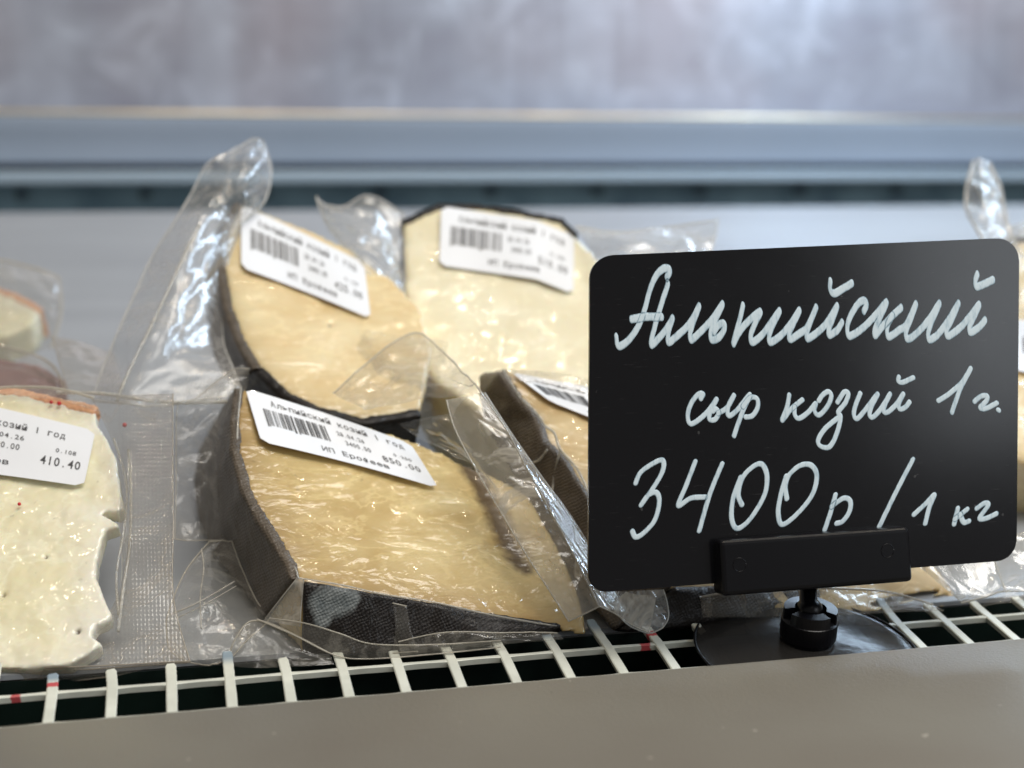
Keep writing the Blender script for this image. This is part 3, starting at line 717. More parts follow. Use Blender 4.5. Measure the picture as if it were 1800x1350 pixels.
def sheet(parent, rows, mat, name='bag_flap', nu=46, nv=None, amp=.0012, scale=90, seed=0.0, seal_u=None, seal_v=None, edges='LRTB', er=.00016, bulge=0.0, ridge=0.6):
    """rows: list of rows; each row a list of (px,py,d). Interpolated smoothly both ways."""
    R_ = [catmull([tuple(W(*p)) for p in r], max(1, nu // (len(r) - 1))) for r in rows]
    m = min(len(r) for r in R_); R_ = [r[:m] for r in R_]
    per = max(2, (nv or nu) // (len(rows) - 1))
    cols = [catmull([r[j] for r in R_], per) for j in range(m)]
    nvv = len(cols[0]); G = np.array([[cols[j][i] for j in range(m)] for i in range(nvv)])
    du = np.gradient(G, axis=1); dv = np.gradient(G, axis=0); Nn = np.cross(du, dv); Nn /= np.linalg.norm(Nn, axis=2, keepdims=True) + 1e-12
    Lu = sum((Vector(G[nvv // 2, j + 1]) - Vector(G[nvv // 2, j])).length for j in range(m - 1)); Lv = sum((Vector(G[i + 1, m // 2]) - Vector(G[i, m // 2])).length for i in range(nvv - 1))
    FH = facets(Lu, Lv, m, nvv, .55 / scale, int(seed * 97) + m)
    FG = facets(Lu, Lv, m, nvv, .24 / scale, int(seed * 31) + m)
    V = []; seal = []; edge = []
    for i in range(nvv):
        for j in range(m):
            u = j / (m - 1); v = i / (nvv - 1); p = Vector(G[i, j])
            q = p * scale + Vector((seed, seed, seed))
            nz = noise.noise(q); h = (1 - 2.2 * abs(nz)) * ridge + noise.noise(q * 2.3 + Vector((5, 1, 2))) * .45 + (0.5 - abs(noise.noise(q * 4.1))) * .3
            fade = min(1, 6 * min(u, 1 - u, v, 1 - v) + .35)
            n_ = Vector(Nn[i, j]); 
            if n_.dot(Vector((0, 0, CAMZ)) - p) < 0: n_ = -n_
            V.append(p + n_ * (amp * (.62 * FH[i, j] + .30 * FG[i, j] + .10 * h) * fade + bulge * math.sin(math.pi * u) * math.sin(math.pi * v)))
            s = 0.0
            if seal_u and seal_u[0] <= u <= seal_u[1]: s = 1.0
            if seal_v and seal_v[0] <= v <= seal_v[1]: s = 1.0
            seal.append(s); edge.append(0.0)
    Fc = [(i * m + j, i * m + j + 1, (i + 1) * m + j + 1, (i + 1) * m + j) for i in range(nvv - 1) for j in range(m - 1)]
    def addtube(ids):
        base_ = len(V); tv, tf = tube_geo([V[k] for k in ids], er, 5)
        V.extend(tv); Fc.extend([tuple(base_ + x for x in f) for f in tf]); seal.extend([0.0] * len(tv)); edge.extend([1.0] * len(tv))
    if 'L' in edges: addtube([i * m for i in range(nvv)])
    if 'R' in edges: addtube([i * m + m - 1 for i in range(nvv)])
    if 'T' in edges: addtube(list(range(m)))
    if 'B' in edges: addtube([(nvv - 1) * m + j for j in range(m)])
    return mesh_obj(name, V, Fc, M[mat], parent, True, attrs={'seal': seal, 'edge': edge})
def seam(parent, P, mat='film', r=.00018, name='bag_crease'):
    V, Fc = tube_geo([W(*p) if not isinstance(p, Vector) else p for p in catmull(P, 6)] if not isinstance(P[0], Vector) else P, r, 5)
    return mesh_obj(name, V, Fc, M[mat], parent, attrs={'seal': [0.0] * len(V), 'edge': [0.3] * len(V)})

# labels --------------------------------------------------------------------
def text_geo(s, mono=True):
    """outline glyphs from Blender's own font; returns (verts, faces) in cells of width 1, height ~1"""
    V = []; Fc = []
    for i, ch in enumerate(s):
        if ch == ' ': continue
        cu = bpy.data.curves.new('tmp', 'FONT'); cu.body = ch; cu.size = 1.0; cu.resolution_u = 2; cu.offset = 0.012
        ob = bpy.data.objects.new('tmp', cu); COL.objects.link(ob)
        dg = bpy.context.evaluated_depsgraph_get(); me = ob.evaluated_get(dg).to_mesh()
        vs = np.array([tuple(v.co)[:2] for v in me.vertices]) if len(me.vertices) else np.zeros((0, 2))
        fs = [tuple(p.vertices) for p in me.polygons]; ob.evaluated_get(dg).to_mesh_clear()
        bpy.data.objects.remove(ob); bpy.data.curves.remove(cu)
        if len(vs) == 0: continue
        x0, x1 = vs[:, 0].min(), vs[:, 0].max(); wd = x1 - x0
        sc = min(0.80 / wd, 1.9) if ch not in '.,1' else min(1.6, 0.5 / wd)
        vs[:, 0] = (vs[:, 0] - (x0 + x1) / 2) * sc + i + .5
        b = len(V); V += [tuple(q) for q in vs]; Fc += [tuple(b + k for k in f) for f in fs]
    return V, Fc
def label(parent, plane, quad, texts, bars, off=.0014, bend=0.0, wav=.0004, fold=None, seed=0):
    """quad: TL, TR, BR, BL pixels. u to the right, v upward"""
    Q = [np.array(q, float) for q in quad]
    def mp(u, v, h=0.0):
        p = (1 - u) * v * Q[0] + u * v * Q[1] + u * (1 - v) * Q[2] + (1 - u) * (1 - v) * Q[3]
        p = p + np.array((0, 1)) * bend * math.sin(math.pi * u) * 1.0
        if fold and u > fold[0]: p = p + np.array((0, 1)) * fold[1] * (u - fold[0])
        o = off + h + wav * (math.sin(u * 9 + seed) * .6 + math.sin(v * 5 + u * 4 + seed * 2) * .5)
        if fold: o += -fold[2] * max(0, u - fold[0])
        return plane.at(p[0], p[1], o)
    nu, nv = 40, 16; V = []; Fc = []; idx = {}
    rc = .045; asp = 2.0
    for j in range(nv + 1):
        v = j / nv
        dv_ = min(v, 1 - v); ins = 0
        if dv_ < rc * asp: tq = 1 - dv_ / (rc * asp); ins = rc * (1 - math.sqrt(max(0, 1 - tq * tq)))
        for i in range(nu + 1):
            u = ins + (1 - 2 * ins) * i / nu; V.append(mp(u, v))
    for j in range(nv):
        for i in range(nu): a = j * (nu + 1) + i; Fc.append((a, a + 1, a + nu + 2, a + nu + 1))
    lb = mesh_obj('label', V, Fc, M['label'], parent); sub_base(lb, parent)
    TV = []; TF = []
    for (s, u0, u1, v0, h) in texts:
        tv, tf = text_geo(s); b = len(TV); cw = (u1 - u0) / len(s)
        TV += [mp(u0 + x * cw, v0 + y * h * 1.35, .00007) for x, y in tv]; TF += [tuple(b + k for k in f) for f in tf]
    mesh_obj('printed_text', TV, TF, M['ink'], lb, smooth=False)
    if bars:
        u0, u1, v0, v1 = bars; rn = random.Random(11 + int(seed * 7)); u = u0; TV = []; TF = []
        unit = (u1 - u0) / 95; k = 0
        while u < u1 - unit * 3:
            wd = unit * rn.choice([1, 1, 2, 2, 3]); ex = .03 if k in (0, 1, 14, 15, 28, 29) else 0
            b = len(TV); TV += [mp(u, v0 - ex, .00007), mp(u + wd, v0 - ex, .00007), mp(u + wd, v1, .00007), mp(u, v1, .00007)]; TF.append((b, b + 1, b + 2, b + 3))
            u += wd + unit * rn.choice([1, 1, 1, 2, 3]); k += 1
        mesh_obj('barcode', TV, TF, M['bar_ink'], lb, smooth=False)
    return lb

def std_texts(price, weight, per, name='Альпийский козий 1 год'):
    return [(name, .13, .93, .775, .115), ('28.04.26', .50, .665, .575, .09), (per, .53, .68, .40, .10), ('ИП Ерофеев', .36, .75, .13, .10),
            (weight, .82, .93, .50, .065), (price, .73, .955, .29, .13)]
BARS = (.075, .46, .38, .69)

# 1. front cheese ------------------------------------------------------------
pm = Plane((425, 685, .368), (522, 1018, .3265), (1030, 1112, .3405))
top = [(425, 684), (417, 740), (418, 790), (436, 860), (462, 910), (495, 960), (514, 990), (523, 1019), (532, 1022), (600, 1034), (660, 1045), (750, 1060), (850, 1080), (985, 1104), (1031, 1112),
       (1022, 1060), (1000, 1000), (965, 930), (930, 870), (860, 828), (790, 798), (700, 765), (560, 722)]
bots = {0: (378, 760, .425), 1: (358, 800, .42), 2: (352, 850, .41), 3: (358, 905, .395), 4: (380, 960, .378), 5: (418, 1010, .362), 6: (450, 1050, .350), 7: (474, 1084, .3405), 8: (532, 1148, .3268), 9: (600, 1150, .327), 10: (660, 1147, .328), 11: (750, 1138, .330), 12: (850, 1128, .332), 13: (985, 1110, .3385), 14: (1033, 1118, .341)}
c1 = cheese('yellow hard cheese wedge with black cloth rind in the middle front, label showing 850.00', pm, top, bots, M['paste_main'],
            [('rind_side', 0, 7), ('rind_black', 8, 13)], vox=.0008, base_px=None, edge_r=.0105,
            stain_line=[(815, 800), (848, 852), (872, 900), (892, 942), (920, 990)],
            mold=[(572, 1060, .3262, .0042), (598, 1056, .3265, .0040), (620, 1052, .327, .0022), (568, 1086, .3262, .0026)], seed=2.0)
label(c1, pm, [(431, 682), (722, 780), (771, 858), (459, 776)], std_texts('850.00', '0.250', '3400.00'), BARS, bend=-3, wav=.0006, off=.0016, seed=.4)
def fd(px, py, off, pl=pm): return depth(pl.at(px, py, off))
def on(px, py, off, pl=pm): return (px, py, fd(px, py, off, pl))
# folded seal strip lying over the right of the face
Ls = [(785, 703), (800, 755), (838, 828), (880, 900), (925, 975), (962, 1032), (1000, 1092)]
Rs = [(845, 690), (888, 752), (925, 820), (965, 893), (998, 955), (1027, 1012), (1053, 1066)]
rows = []
for k, (l, r_) in enumerate(zip(Ls, Rs)):
    s = k / 6; dl = .352 + (.3325 - .352) * s; dl = min(dl, fd(*l, .002))
    rows.append([(l[0], l[1], dl), ((l[0] * 2 + r_[0]) / 3, (l[1] * 2 + r_[1]) / 3, dl - .001), ((l[0] + 2 * r_[0]) / 3, (l[1] + 2 * r_[1]) / 3, dl - .0012), (r_[0], r_[1], dl - .0004)])
sheet(c1, rows, 'film_milky', nu=42, nv=120, amp=.0007, scale=120, seed=3, seal_v=(.9, 1.0), edges='LRB', er=.0002)
# ribbed strip beside it, running behind the sign
Rh = [(852, 690), (905, 770), (958, 845), (1003, 905), (1040, 965), (1072, 1020), (1105, 1078)]
rows = [[(r_[0], r_[1], .3515 + (.3325 - .3515) * k / 6), ((r_[0] + h[0]) / 2, (r_[1] + h[1]) / 2, .3525 + (.336 - .3525) * k / 6), (h[0], h[1], .354 + (.338 - .354) * k / 6)] for k, (r_, h) in enumerate(zip(Rs, Rh))]
sheet(c1, rows, 'film_hatch', nu=16, nv=120, amp=.0004, seed=7, seal_u=(.12, 1.0), edges='R', er=.00014)
# flap ends showing under the sign
sheet(c1, [[(1053, 1066, .3325), (1075, 1060, .333), (1100, 1040, .334)], [(1080, 1078, .3325), (1095, 1075, .333), (1120, 1045, .334)], [(1110, 1098, .3325), (1120, 1085, .333), (1140, 1045, .334)], [(1140, 1112, .333), (1146, 1090, .3335), (1155, 1040, .334)]],
      'film_milky', nu=16, nv=24, amp=.0004, edges='L')
sheet(c1, [[(1088, 1040, .337), (1130, 1038, .336), (1166, 1036, .336)], [(1080, 1065, .337), (1130, 1065, .335), (1173, 1060, .335)], [(1095, 1090, .336), (1130, 1092, .334), (1175, 1085, .334)], [(1115, 1105, .335), (1140, 1110, .3335), (1165, 1103, .3335)], [(1135, 1112, .334), (1145, 1113, .3335), (1152, 1110, .3335)]],
      'film_hatch', nu=20, nv=24, amp=.0006, seed=5, seal_v=(.0, 1), edges='LRB')
# crumpled crown of the bag above the strip
sheet(c1, [[(585, 690, .372), (640, 645, .378), (690, 607, .384), (735, 588, .388), (775, 615, .38)], [(610, 705, .366), (665, 672, .370), (715, 650, .372), (765, 640, .372), (815, 655, .368)],
           [(640, 720, .360), (690, 712, .362), (735, 702, .362), (785, 700, .358), (846, 690, .353)]], 'film_crumple', nu=50, nv=50, amp=.0026, scale=75, seed=2.2, edges='TR', er=.00025)
sheet(c1, [[(700, 745, .362), (745, 735, .360), (795, 725, .357)], [(740, 772, .360), (790, 780, .357), (840, 800, .352)], [(800, 800, .356), (850, 830, .353), (885, 880, .350)]], 'film_clear', nu=30, nv=30, amp=.0012, seed=4, edges='')
# left side flap
sheet(c1, [[(440, 648, .372), (412, 650, .374), (385, 668, .376), (345, 700, .372), (312, 706, .366)], [(424, 740, .372), (398, 745, .37), (370, 750, .368), (340, 760, .366), (310, 765, .364)],
           [(418, 830, .370), (392, 840, .368), (368, 845, .364), (338, 850, .362), (309, 850, .360)], [(408, 948, .366), (388, 950, .362), (362, 950, .358), (335, 950, .356), (307, 948, .354)]],
      'film_crumple', nu=48, nv=70, amp=.0020, scale=85, seed=6.1, edges='TRB')
# small rounded corner flap, front left
sheet(c1, [[(368, 952, .352), (388, 951, .354), (408, 950, .356)], [(326, 1003, .342), (375, 1000, .344), (425, 1000, .350)], [(296, 1076, .331), (370, 1065, .333), (452, 1058, .342)], [(293, 1112, .3275), (370, 1105, .329), (474, 1086, .338)],
           [(299, 1142, .3245), (365, 1140, .3255), (430, 1130, .328)], [(325, 1161, .3225), (365, 1162, .3230), (408, 1153, .325)], [(352, 1168, .3222), (370, 1169, .3222), (388, 1166, .3225)]],
      'film', nu=44, nv=66, amp=.0013, scale=100, seed=1.3, edges='LRTB', er=.00019, bulge=.002)
seam(c1, [(296, 1082, .328), (350, 1058, .330), (412, 1022, .338)], 'film_milky', .00022); seam(c1, [(312, 1086, .328), (360, 1062, .330), (415, 1030, .337)], 'film_milky', .00014)
seam(c1, [(354, 965, .347), (358, 1000, .341), (352, 1050, .331), (354, 1105, .325)], 'film_milky', .00020)
# tented web between the side and the front
sheet(c1, [[(524, 1014, .3255), (528, 1016, .3255), (534, 1018, .3255)], [(497, 1048, .3265), (512, 1052, .3262), (530, 1060, .3255)], [(466, 1088, .330), (495, 1096, .327), (527, 1102, .3252)]], 'film_milky', nu=16, nv=24, amp=.0004, edges='LR')
seam(c1, [(424, 680, .367), (418, 745, .357), (419, 790, .3525), (437, 860, .345), (464, 910, .340), (497, 960, .3345), (519, 1000, .3285), (524, 1016, .3258)], 'film_milky', .00026)
seam(c1, [(524, 1016, .3258), (600, 1028, .3265), (670, 1044, .3275), (760, 1058, .3295), (860, 1080, .332), (985, 1102, .3375)], 'film_milky', .00022)
# low flap and long band along the shelf front
sheet(c1, [[(402, 1150, .3230), (400, 1160, .3222), (398, 1170, .3215)], [(418, 1116, .3250), (422, 1145, .3228), (425, 1173, .3212)], [(440, 1092, .327), (450, 1130, .3242), (458, 1174, .3212)], [(475, 1096, .3268), (488, 1135, .3240), (500, 1172, .3214)],
           [(530, 1122, .3250), (540, 1148, .3238), (550, 1170, .3222)], [(575, 1146, .3240), (582, 1156, .3238), (588, 1168, .3232)]], 'film', nu=30, nv=50, amp=.0006, scale=80, seed=9, edges='L', er=.00022)
sheet(c1, [[(452, 1088, .3268), (462, 1090, .327), (474, 1086, .328)], [(520, 1118, .3245), (528, 1108, .3245), (538, 1096, .3245)], [(590, 1152, .3232), (594, 1134, .3235), (598, 1114, .3238)], [(650, 1158, .3245), (652, 1146, .3245), (655, 1132, .3247)],
           [(760, 1150, .3265), (760, 1143, .3265), (760, 1133, .3265)], [(880, 1137, .3295), (880, 1132, .3290), (880, 1126, .3290)]], 'film', nu=20, nv=90, amp=.0005, scale=120, seed=8, seal_u=(.0, 1), edges='LR', er=.00018)
sheet(c1, [[(690, 1060, .3275), (695, 1100, .3265), (690, 1148, .3265)], [(715, 1066, .3285), (722, 1105, .3272), (735, 1145, .3268)]], 'film', nu=20, nv=12, amp=.0008, seed=12, edges='LR')
sheet(c1, [[(700, 1128, .3262), (702, 1138, .3262), (705, 1152, .3265)], [(780, 1112, .3282), (785, 1130, .3275), (790, 1142, .3275)], [(880, 1112, .3300), (885, 1120, .3295), (890, 1132, .3295)], [(980, 1112, .334), (985, 1116, .3335), (990, 1124, .3335)]], 'film', nu=16, nv=60, amp=.0012, scale=160, seed=13, edges='L')

# 2. back-left cheese ----------------------------------------------------------
p2 = Plane((425, 360, .445), (470, 670, .388), (720, 712, .392))
top = [(424, 358), (400, 405), (392, 470), (403, 540), (425, 600), (455, 648), (500, 690), (560, 718), (640, 738), (740, 722), (760, 620), (740, 540), (690, 490), (620, 440), (560, 410), (490, 382)]
bots = {0: (418, 366, .47), 1: (385, 420, .465), 2: (372, 490, .455), 3: (374, 560, .445), 4: (384, 620, .435), 5: (405, 665, .425), 6: (450, 700, .42)}
c2 = cheese('golden cheese wedge leaning upright at back left with its label half hidden by film', p2, top, bots, M['paste_back'], [('rind_side', 0, 5), ('rind_black', 5, 9), ('rind_pale', 13, 16)] if 0 else [('rind_side', 0, 5), ('rind_black', 5, 9)],
            thick=.030, vox=.0013, seed=5.0, amp=.0012, stain=[(580, 570, .0009)])
label(c2, p2, [(424, 360), (640, 462), (652, 560), (424, 470)], std_texts('425.00', '0.125', '3400.00'), BARS, seed=1.1, bend=-2)
sheet(c2, [[(398, 268, .440), (420, 258, .445), (448, 244, .45), (462, 248, .452)], [(362, 292, .437), (400, 290, .435), (440, 290, .435), (476, 296, .45)], [(334, 342, .432), (375, 345, .425), (420, 350, .428), (466, 352, .44)], [(300, 402, .425), (345, 400, .415), (395, 400, .425), (428, 395, .436)],
           [(260, 465, .418), (315, 465, .405), (365, 460, .415), (402, 455, .424)], [(232, 525, .41), (290, 530, .397), (345, 528, .402), (392, 525, .415)], [(204, 590, .402), (262, 595, .388), (320, 600, .392), (392, 600, .405)], [(180, 650, .396), (235, 655, .382), (300, 660, .385), (410, 650, .395)], [(163, 705, .39), (220, 710, .376), (290, 712, .38), (425, 690, .39)]],
      'film_back', nu=60, nv=110, amp=.0017, scale=62, seed=3.7, edges='LRTB', er=.00030)
seam(c2, [(350, 395, .408), (310, 480, .398), (265, 575, .386), (228, 650, .376), (205, 705, .371)], 'black_seam' if 0 else 'film_milky', .0005)
sheet(c2, [[(430, 640, .40), (470, 640, .395), (440, 690, .395)], [(300, 690, .39), (350, 700, .385), (400, 720, .383)]], 'film_clear', nu=20, nv=24, amp=.002, edges='')
sheet(c2, [[(556, 347, .462), (600, 362, .462), (650, 347, .465), (712, 378, .462)], [(575, 395, .455), (620, 395, .445), (665, 395, .450), (706, 420, .452)], [(610, 440, .445), (640, 455, .435), (680, 460, .438), (708, 480, .445)], [(630, 480, .435), (660, 520, .428), (690, 540, .428), (716, 560, .430)], [(650, 560, .425), (675, 590, .418), (700, 610, .415), (722, 630, .415)]],
      'film_back', nu=54, nv=80, amp=.0045, scale=52, seed=8.8, edges='TL', er=.0003)

# 3. back-middle cheese ---------------------------------------------------------
p3 = Plane((708, 392, .458), (722, 640, .418), (1035, 640, .422))
top = [(707, 392), (712, 500), (722, 600), (765, 668), (860, 735), (1150, 800), (1200, 620), (1080, 480), (1010, 412), (985, 388), (900, 372), (840, 364), (776, 362)]
c3 = cheese('large pale cheese block at the back behind the other pieces, label near its top edge', p3, top, {}, M['paste_pale'], [('rind_black', 8, 13)], thick=.034, vox=.0014, seed=9.0, amp=.0010, edge_r=.002)
label(c3, p3, [(776, 362), (1010, 398), (1008, 500), (772, 466)], std_texts('510.00', '0.150', '3400.00'), BARS, fold=(.72, 60, .0005), seed=2.1)
sheet(c3, [[(1010, 398, .455), (1090, 408, .455), (1180, 398, .458), (1262, 386, .46)], [(1030, 425, .448), (1100, 430, .440), (1190, 425, .445), (1258, 415, .45)], [(1050, 470, .44), (1110, 465, .435), (1190, 470, .435), (1240, 470, .44)]], 'film_back', nu=60, nv=30, amp=.0020, scale=60, seed=5.1, edges='TR', er=.0003)
sheet(c3, [[(590, 730, .405), (680, 740, .40), (760, 720, .40)], [(600, 660, .405), (690, 650, .398), (780, 640, .398)], [(640, 580, .41), (710, 590, .40), (790, 600, .402)]], 'film_clear', nu=30, nv=30, amp=.0025, seed=6.4, edges='')

# 4. cheese behind the sign -------------------------------------------------------
p4 = Plane((880, 655, .382), (1180, 1032, .3465), (1692, 1070, .368))
top = [(884, 652), (915, 700), (948, 735), (962, 775), (995, 808), (1035, 872), (1100, 950), (1182, 1032), (1300, 1036), (1440, 1038), (1560, 1052), (1692, 1069), (1660, 1010), (1600, 940), (1450, 820), (1250, 730), (1040, 680)]
bots = {0: (852, 655, .40), 1: (850, 700, .395), 2: (862, 745, .39), 3: (890, 800, .382), 4: (930, 870, .372), 5: (975, 950, .362), 6: (1025, 1040, .352), 7: (1078, 1110, .3435), 8: (1300, 1096, .3480), 9: (1440, 1082, .353), 10: (1560, 1078, .356), 11: (1694, 1072, .368)}
c4 = cheese('yellow cheese wedge with grey cloth rind standing behind the black price board', p4, top, bots, M['paste_gold'], [('rind_side', 0, 7), ('rind_black', 7, 9)], vox=.001, seed=12.0, edge_r=.002)
label(c4, p4, [(898, 654), (1140, 700), (1180, 790), (968, 706)], std_texts('680.00', '0.200', '3400.00'), BARS, seed=3.3)
seam(c4, [(884, 650, .379), (915, 698, .373), (945, 728, .370), (958, 748, .367), (975, 762, .366), (985, 790, .364), (1015, 825, .360), (1036, 868, .356)], 'film_milky', .00035)
seam(c4, [(962, 790, .366), (945, 810, .368), (915, 815, .371)], 'film_milky', .0003); seam(c4, [(985, 790, .364), (975, 830, .366), (970, 870, .364)], 'film_milky', .0003)
sheet(c4, [[(870, 650, .376), (960, 652, .374), (1040, 670, .372)], [(890, 668, .372), (970, 676, .370), (1050, 700, .368)]], 'film', nu=40, nv=12, amp=.0012, scale=120, seed=4.4, edges='')
sheet(c4, [[(1230, 1050, .3455), (1232, 1062, .345), (1235, 1085, .345)], [(1340, 1032, .3475), (1345, 1055, .346), (1350, 1085, .346)], [(1460, 1034, .351), (1465, 1060, .349), (1470, 1082, .349)], [(1560, 1040, .355), (1570, 1062, .353), (1580, 1076, .353)], [(1640, 1062, .358), (1650, 1068, .357), (1660, 1074, .357)]], 'film_weave', nu=20, nv=60, amp=.0006, seed=3.1, seal_u=(0, 1), edges='L', er=.0003)
sheet(c4, [[(1560, 950, .363), (1660, 945, .365), (1760, 940, .368), (1850, 930, .372)], [(1620, 1000, .359), (1690, 1000, .361), (1760, 990, .363), (1850, 985, .366)], [(1690, 1060, .355), (1730, 1050, .356), (1768, 1040, .357), (1850, 1043, .358)]], 'film_milky', nu=40, nv=30, amp=.0010, scale=80, seed=5.8, edges='B', er=.00022)
seam(c4, [(1747, 980, .3605), (1757, 1010, .358), (1769, 1041, .3555)], 'film_milky', .0003)
sheet(c4, [[(1722, 1068, .354), (1768, 1060, .354), (1850, 1062, .354)], [(1740, 1055, .3555), (1770, 1050, .3555), (1850, 1052, .3555)], [(1768, 1040, .3565), (1790, 1041, .3565), (1850, 1043, .357)]], 'film', nu=20, nv=12, amp=.0004, seed=2.8, edges='')

# 5. cheese at the right edge ------------------------------------------------------
p5 = Plane((1720, 450, .455), (1730, 760, .41), (2000, 760, .43))
top = [(1700, 470), (1715, 700), (1740, 790), (1900, 850), (2050, 800), (2050, 520), (1900, 430), (1790, 420)]
c5 = cheese('cheese wedge at the right edge of the shelf, mostly hidden by the price board', p5, top, {}, M['paste_back'], [('rind_black', 5, 8)], thick=.03, vox=.0016, seed=15.0)
label(c5, p5, [(1780, 560), (2020, 600), (2020, 690), (1780, 650)], std_texts('646.00', '0.190', '3400.00'), BARS, seed=4.0)
sheet(c5, [[(1712, 284, .485), (1720, 278, .485), (1738, 286, .485)], [(1700, 320, .48), (1728, 325, .475), (1757, 318, .48)], [(1698, 365, .472), (1730, 370, .465), (1766, 365, .47)], [(1722, 410, .46), (1745, 415, .455), (1776, 405, .46)], [(1742, 450, .45), (1765, 455, .446), (1800, 450, .45)]], 'film_back', nu=30, nv=60, amp=.0032, scale=60, seed=7.3, edges='LR', er=.0005)
sheet(c5, [[(1770, 400, .455), (1800, 390, .455), (1860, 380, .46)], [(1775, 480, .44), (1810, 480, .437), (1860, 480, .44)], [(1785, 560, .43), (1820, 560, .428), (1860, 560, .43)]], 'film_back', nu=24, nv=40, amp=.0025, scale=70, seed=2.3, edges='')

# 6. cream cheese pack at the left ---------------------------------------------------
p6 = Plane((0, 690, .372), (200, 1080, .3235), (-100, 1172, .3140))
right = [(166, 724), (158, 742), (168, 762), (186, 772), (200, 800), (206, 845), (214, 880), (196, 896), (216, 922), (190, 918), (178, 938), (176, 965), (166, 985), (163, 1015), (166, 1032), (194, 1078), (200, 1086)]
top = [(-120, 668), (-40, 680), (40, 694), (110, 710), (168, 723), (170, 745), (186, 770), (202, 800), (208, 850), (216, 892), (206, 900), (178, 897), (174, 903), (206, 918), (210, 926), (186, 930), (178, 950),
       (168, 985), (166, 1015), (172, 1026), (196, 1080), (190, 1090), (166, 1100), (158, 1118), (178, 1130), (160, 1145), (120, 1168), (40, 1174), (-120, 1178)]
c6 = cheese('pale cream cheese with melted ragged edge and pink rind, label showing 410.40', p6, top, {}, M['paste_left'], [('rind_pink', 0, 4)], thick=.0045, vox=.0006, seed=21.0, amp=.0016, edge_r=.0022, pale=(5, 28), stain=[(80, 978, .0006), (137, 1110, .0006), (5, 1045, .0008)])
label(c6, p6, [(-170, 680), (168, 757), (147, 855), (-190, 812)], [('Альпийский козий 1 год', .13, .86, .74, .10), ('28.04.26', .44, .655, .58, .075), ('3800.00', .46, .64, .42, .095), ('ИП Ерофеев', .20, .60, .17, .09), ('0.108', .82, .93, .50, .07), ('410.40', .75, .965, .27, .15)], None, wav=.0003, bend=-2, seed=.9)
M['red_speck'] = plain('red_speck', lin(205, 45, 50), 0.4)
for (x, y, rr) in ((34, 886, .00045), (219, 747, .0006), (104, 709, .0006), (90, 707, .0005)):
    bm = bmesh.new(); bmesh.ops.create_icosphere(bm, subdivisions=2, radius=rr); bmesh.ops.translate(bm, vec=p6.at(x, y, .0012), verts=bm.verts)
    bmesh.ops.transform(bm, matrix=Matrix.Identity(4), verts=bm.verts); bm_obj('red_speck', bm, M['red_speck'], c6, True)
# bag: embossed wide margin right of the cream cheese
sheet(c6, [[(160, 700, .366), (200, 694, .364), (232, 694, .362), (304, 692, .361)], [(205, 800, .351), (215, 800, .350), (233, 800, .349), (304, 798, .349)], [(210, 920, .338), (220, 920, .337), (233, 920, .336), (305, 920, .336)],
           [(205, 1050, .3275), (215, 1050, .3270), (233, 1050, .3265), (305, 1050, .3270)], [(110, 1178, .3170), (170, 1176, .3172), (230, 1172, .3176), (334, 1164, .3190)]],
      'film_weave', nu=54, nv=110, amp=.0004, scale=60, seed=4.6, seal_u=(.33, 1.0), edges='RB', er=.00018)
seam(c6, [(226, 790, .352), (230, 870, .343), (228, 960, .334), (216, 1040, .3265), (208, 1110, .319)], 'film_milky', .0004)
seam(c6, [(200, 770, .3535), (222, 850, .345), (218, 930, .336), (205, 1010, .329), (208, 1080, .322)], 'film', .0003)
sheet(c6, [[(-60, 690, .368), (20, 680, .369), (100, 684, .368), (165, 700, .366)], [(-60, 700, .366), (20, 696, .366), (105, 706, .364), (170, 722, .362)]], 'film', nu=40, nv=8, amp=.0008, seed=3.9, edges='T', er=.0004)
seam(c6, [(100, 690, .370), (180, 692, .369), (260, 704, .368), (330, 708, .369), (400, 706, .371)], 'film_milky', .0005)
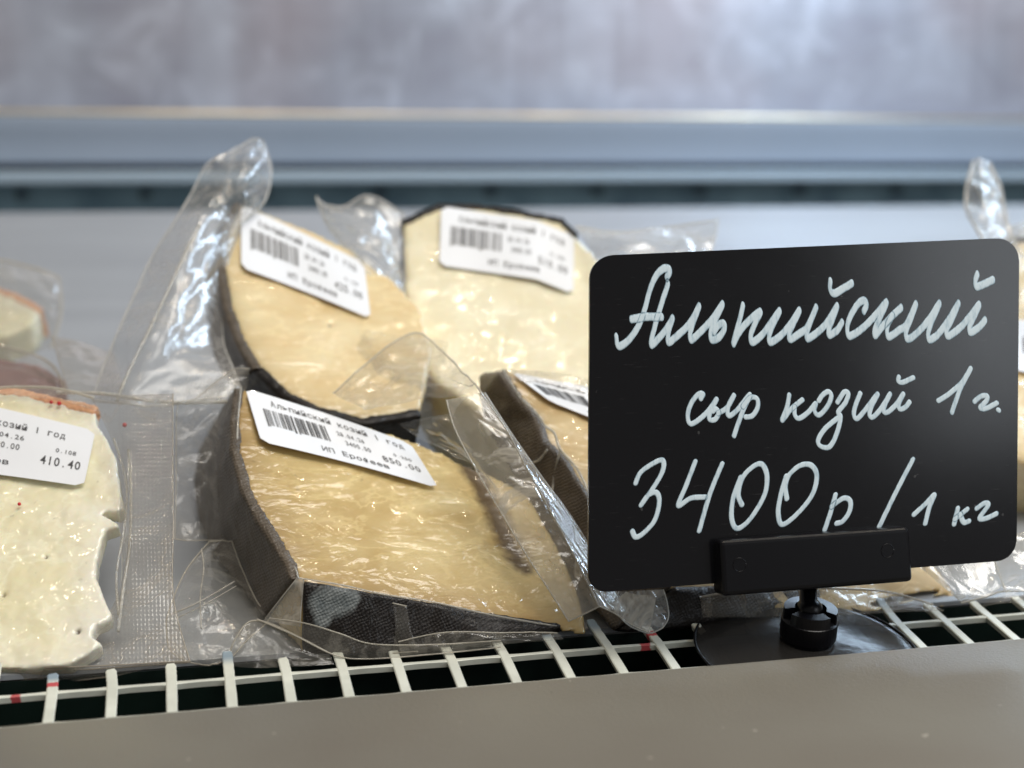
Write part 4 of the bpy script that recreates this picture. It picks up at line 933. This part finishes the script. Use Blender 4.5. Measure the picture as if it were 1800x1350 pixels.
sheet(c6, [[(-60, 1172, .3135), (60, 1174, .3145), (180, 1170, .3162), (334, 1162, .3190)], [(-60, 1190, .3145), (60, 1190, .3155), (160, 1186, .3170), (250, 1178, .3185)], [(-60, 1206, .3155), (60, 1204, .3165), (130, 1197, .3178), (205, 1186, .3188)]], 'film_weave', nu=60, nv=14, amp=.0007, scale=140, seed=7.7, seal_v=(.3, .9), edges='TB', er=.00018)

# 7/8. packs far left behind ------------------------------------------------------------
p7 = Plane((0, 515, .50), (60, 620, .47), (-100, 620, .47))
c7 = cheese('small cream cheese with pink rind in a hazy bag at the far left back', p7, [(-120, 485), (-40, 500), (20, 518), (70, 545), (55, 570), (10, 590), (-120, 610)], {}, M['paste_left'], [('rind_pink', 0, 3)], thick=.012, vox=.0012, seed=31.0, edge_r=.0015)
sheet(c7, [[(-60, 450, .50), (0, 458, .50), (60, 470, .50), (104, 490, .50)], [(-60, 540, .48), (10, 545, .475), (70, 545, .475), (108, 550, .48)], [(-60, 620, .465), (10, 625, .46), (60, 620, .46), (90, 612, .46)]], 'film', nu=40, nv=30, amp=.002, scale=60, seed=2.9, edges='TR', er=.0004)
p8 = Plane((0, 640, .43), (60, 700, .41), (-100, 700, .41))
c8 = cheese('wedge with burgundy rind lying low behind the cream cheese at the left', p8, [(-120, 640), (-20, 632), (60, 645), (104, 672), (106, 700), (-120, 705)], {}, M['rind_red'], [('rind_red', 0, 4)], thick=.02, vox=.0016, seed=33.0)
sheet(c8, [[(-60, 612, .425), (20, 612, .425), (90, 640, .42), (115, 690, .41)], [(-60, 650, .415), (20, 655, .412), (70, 670, .41), (90, 695, .405)], [(-60, 690, .405), (0, 692, .402), (40, 695, .402), (60, 700, .40)]], 'film', nu=40, nv=24, amp=.0015, scale=70, seed=2.2, edges='T', er=.0004)
sheet(c8, [[(90, 590, .43), (140, 600, .43), (200, 620, .43)], [(120, 690, .40), (160, 690, .40), (220, 690, .40)]], 'film_weave', nu=20, nv=20, amp=.001, seal_u=(0, 1), edges='L', seed=1.2)

for o in list(bpy.data.objects):
    if '_b' in o: del o['_b']
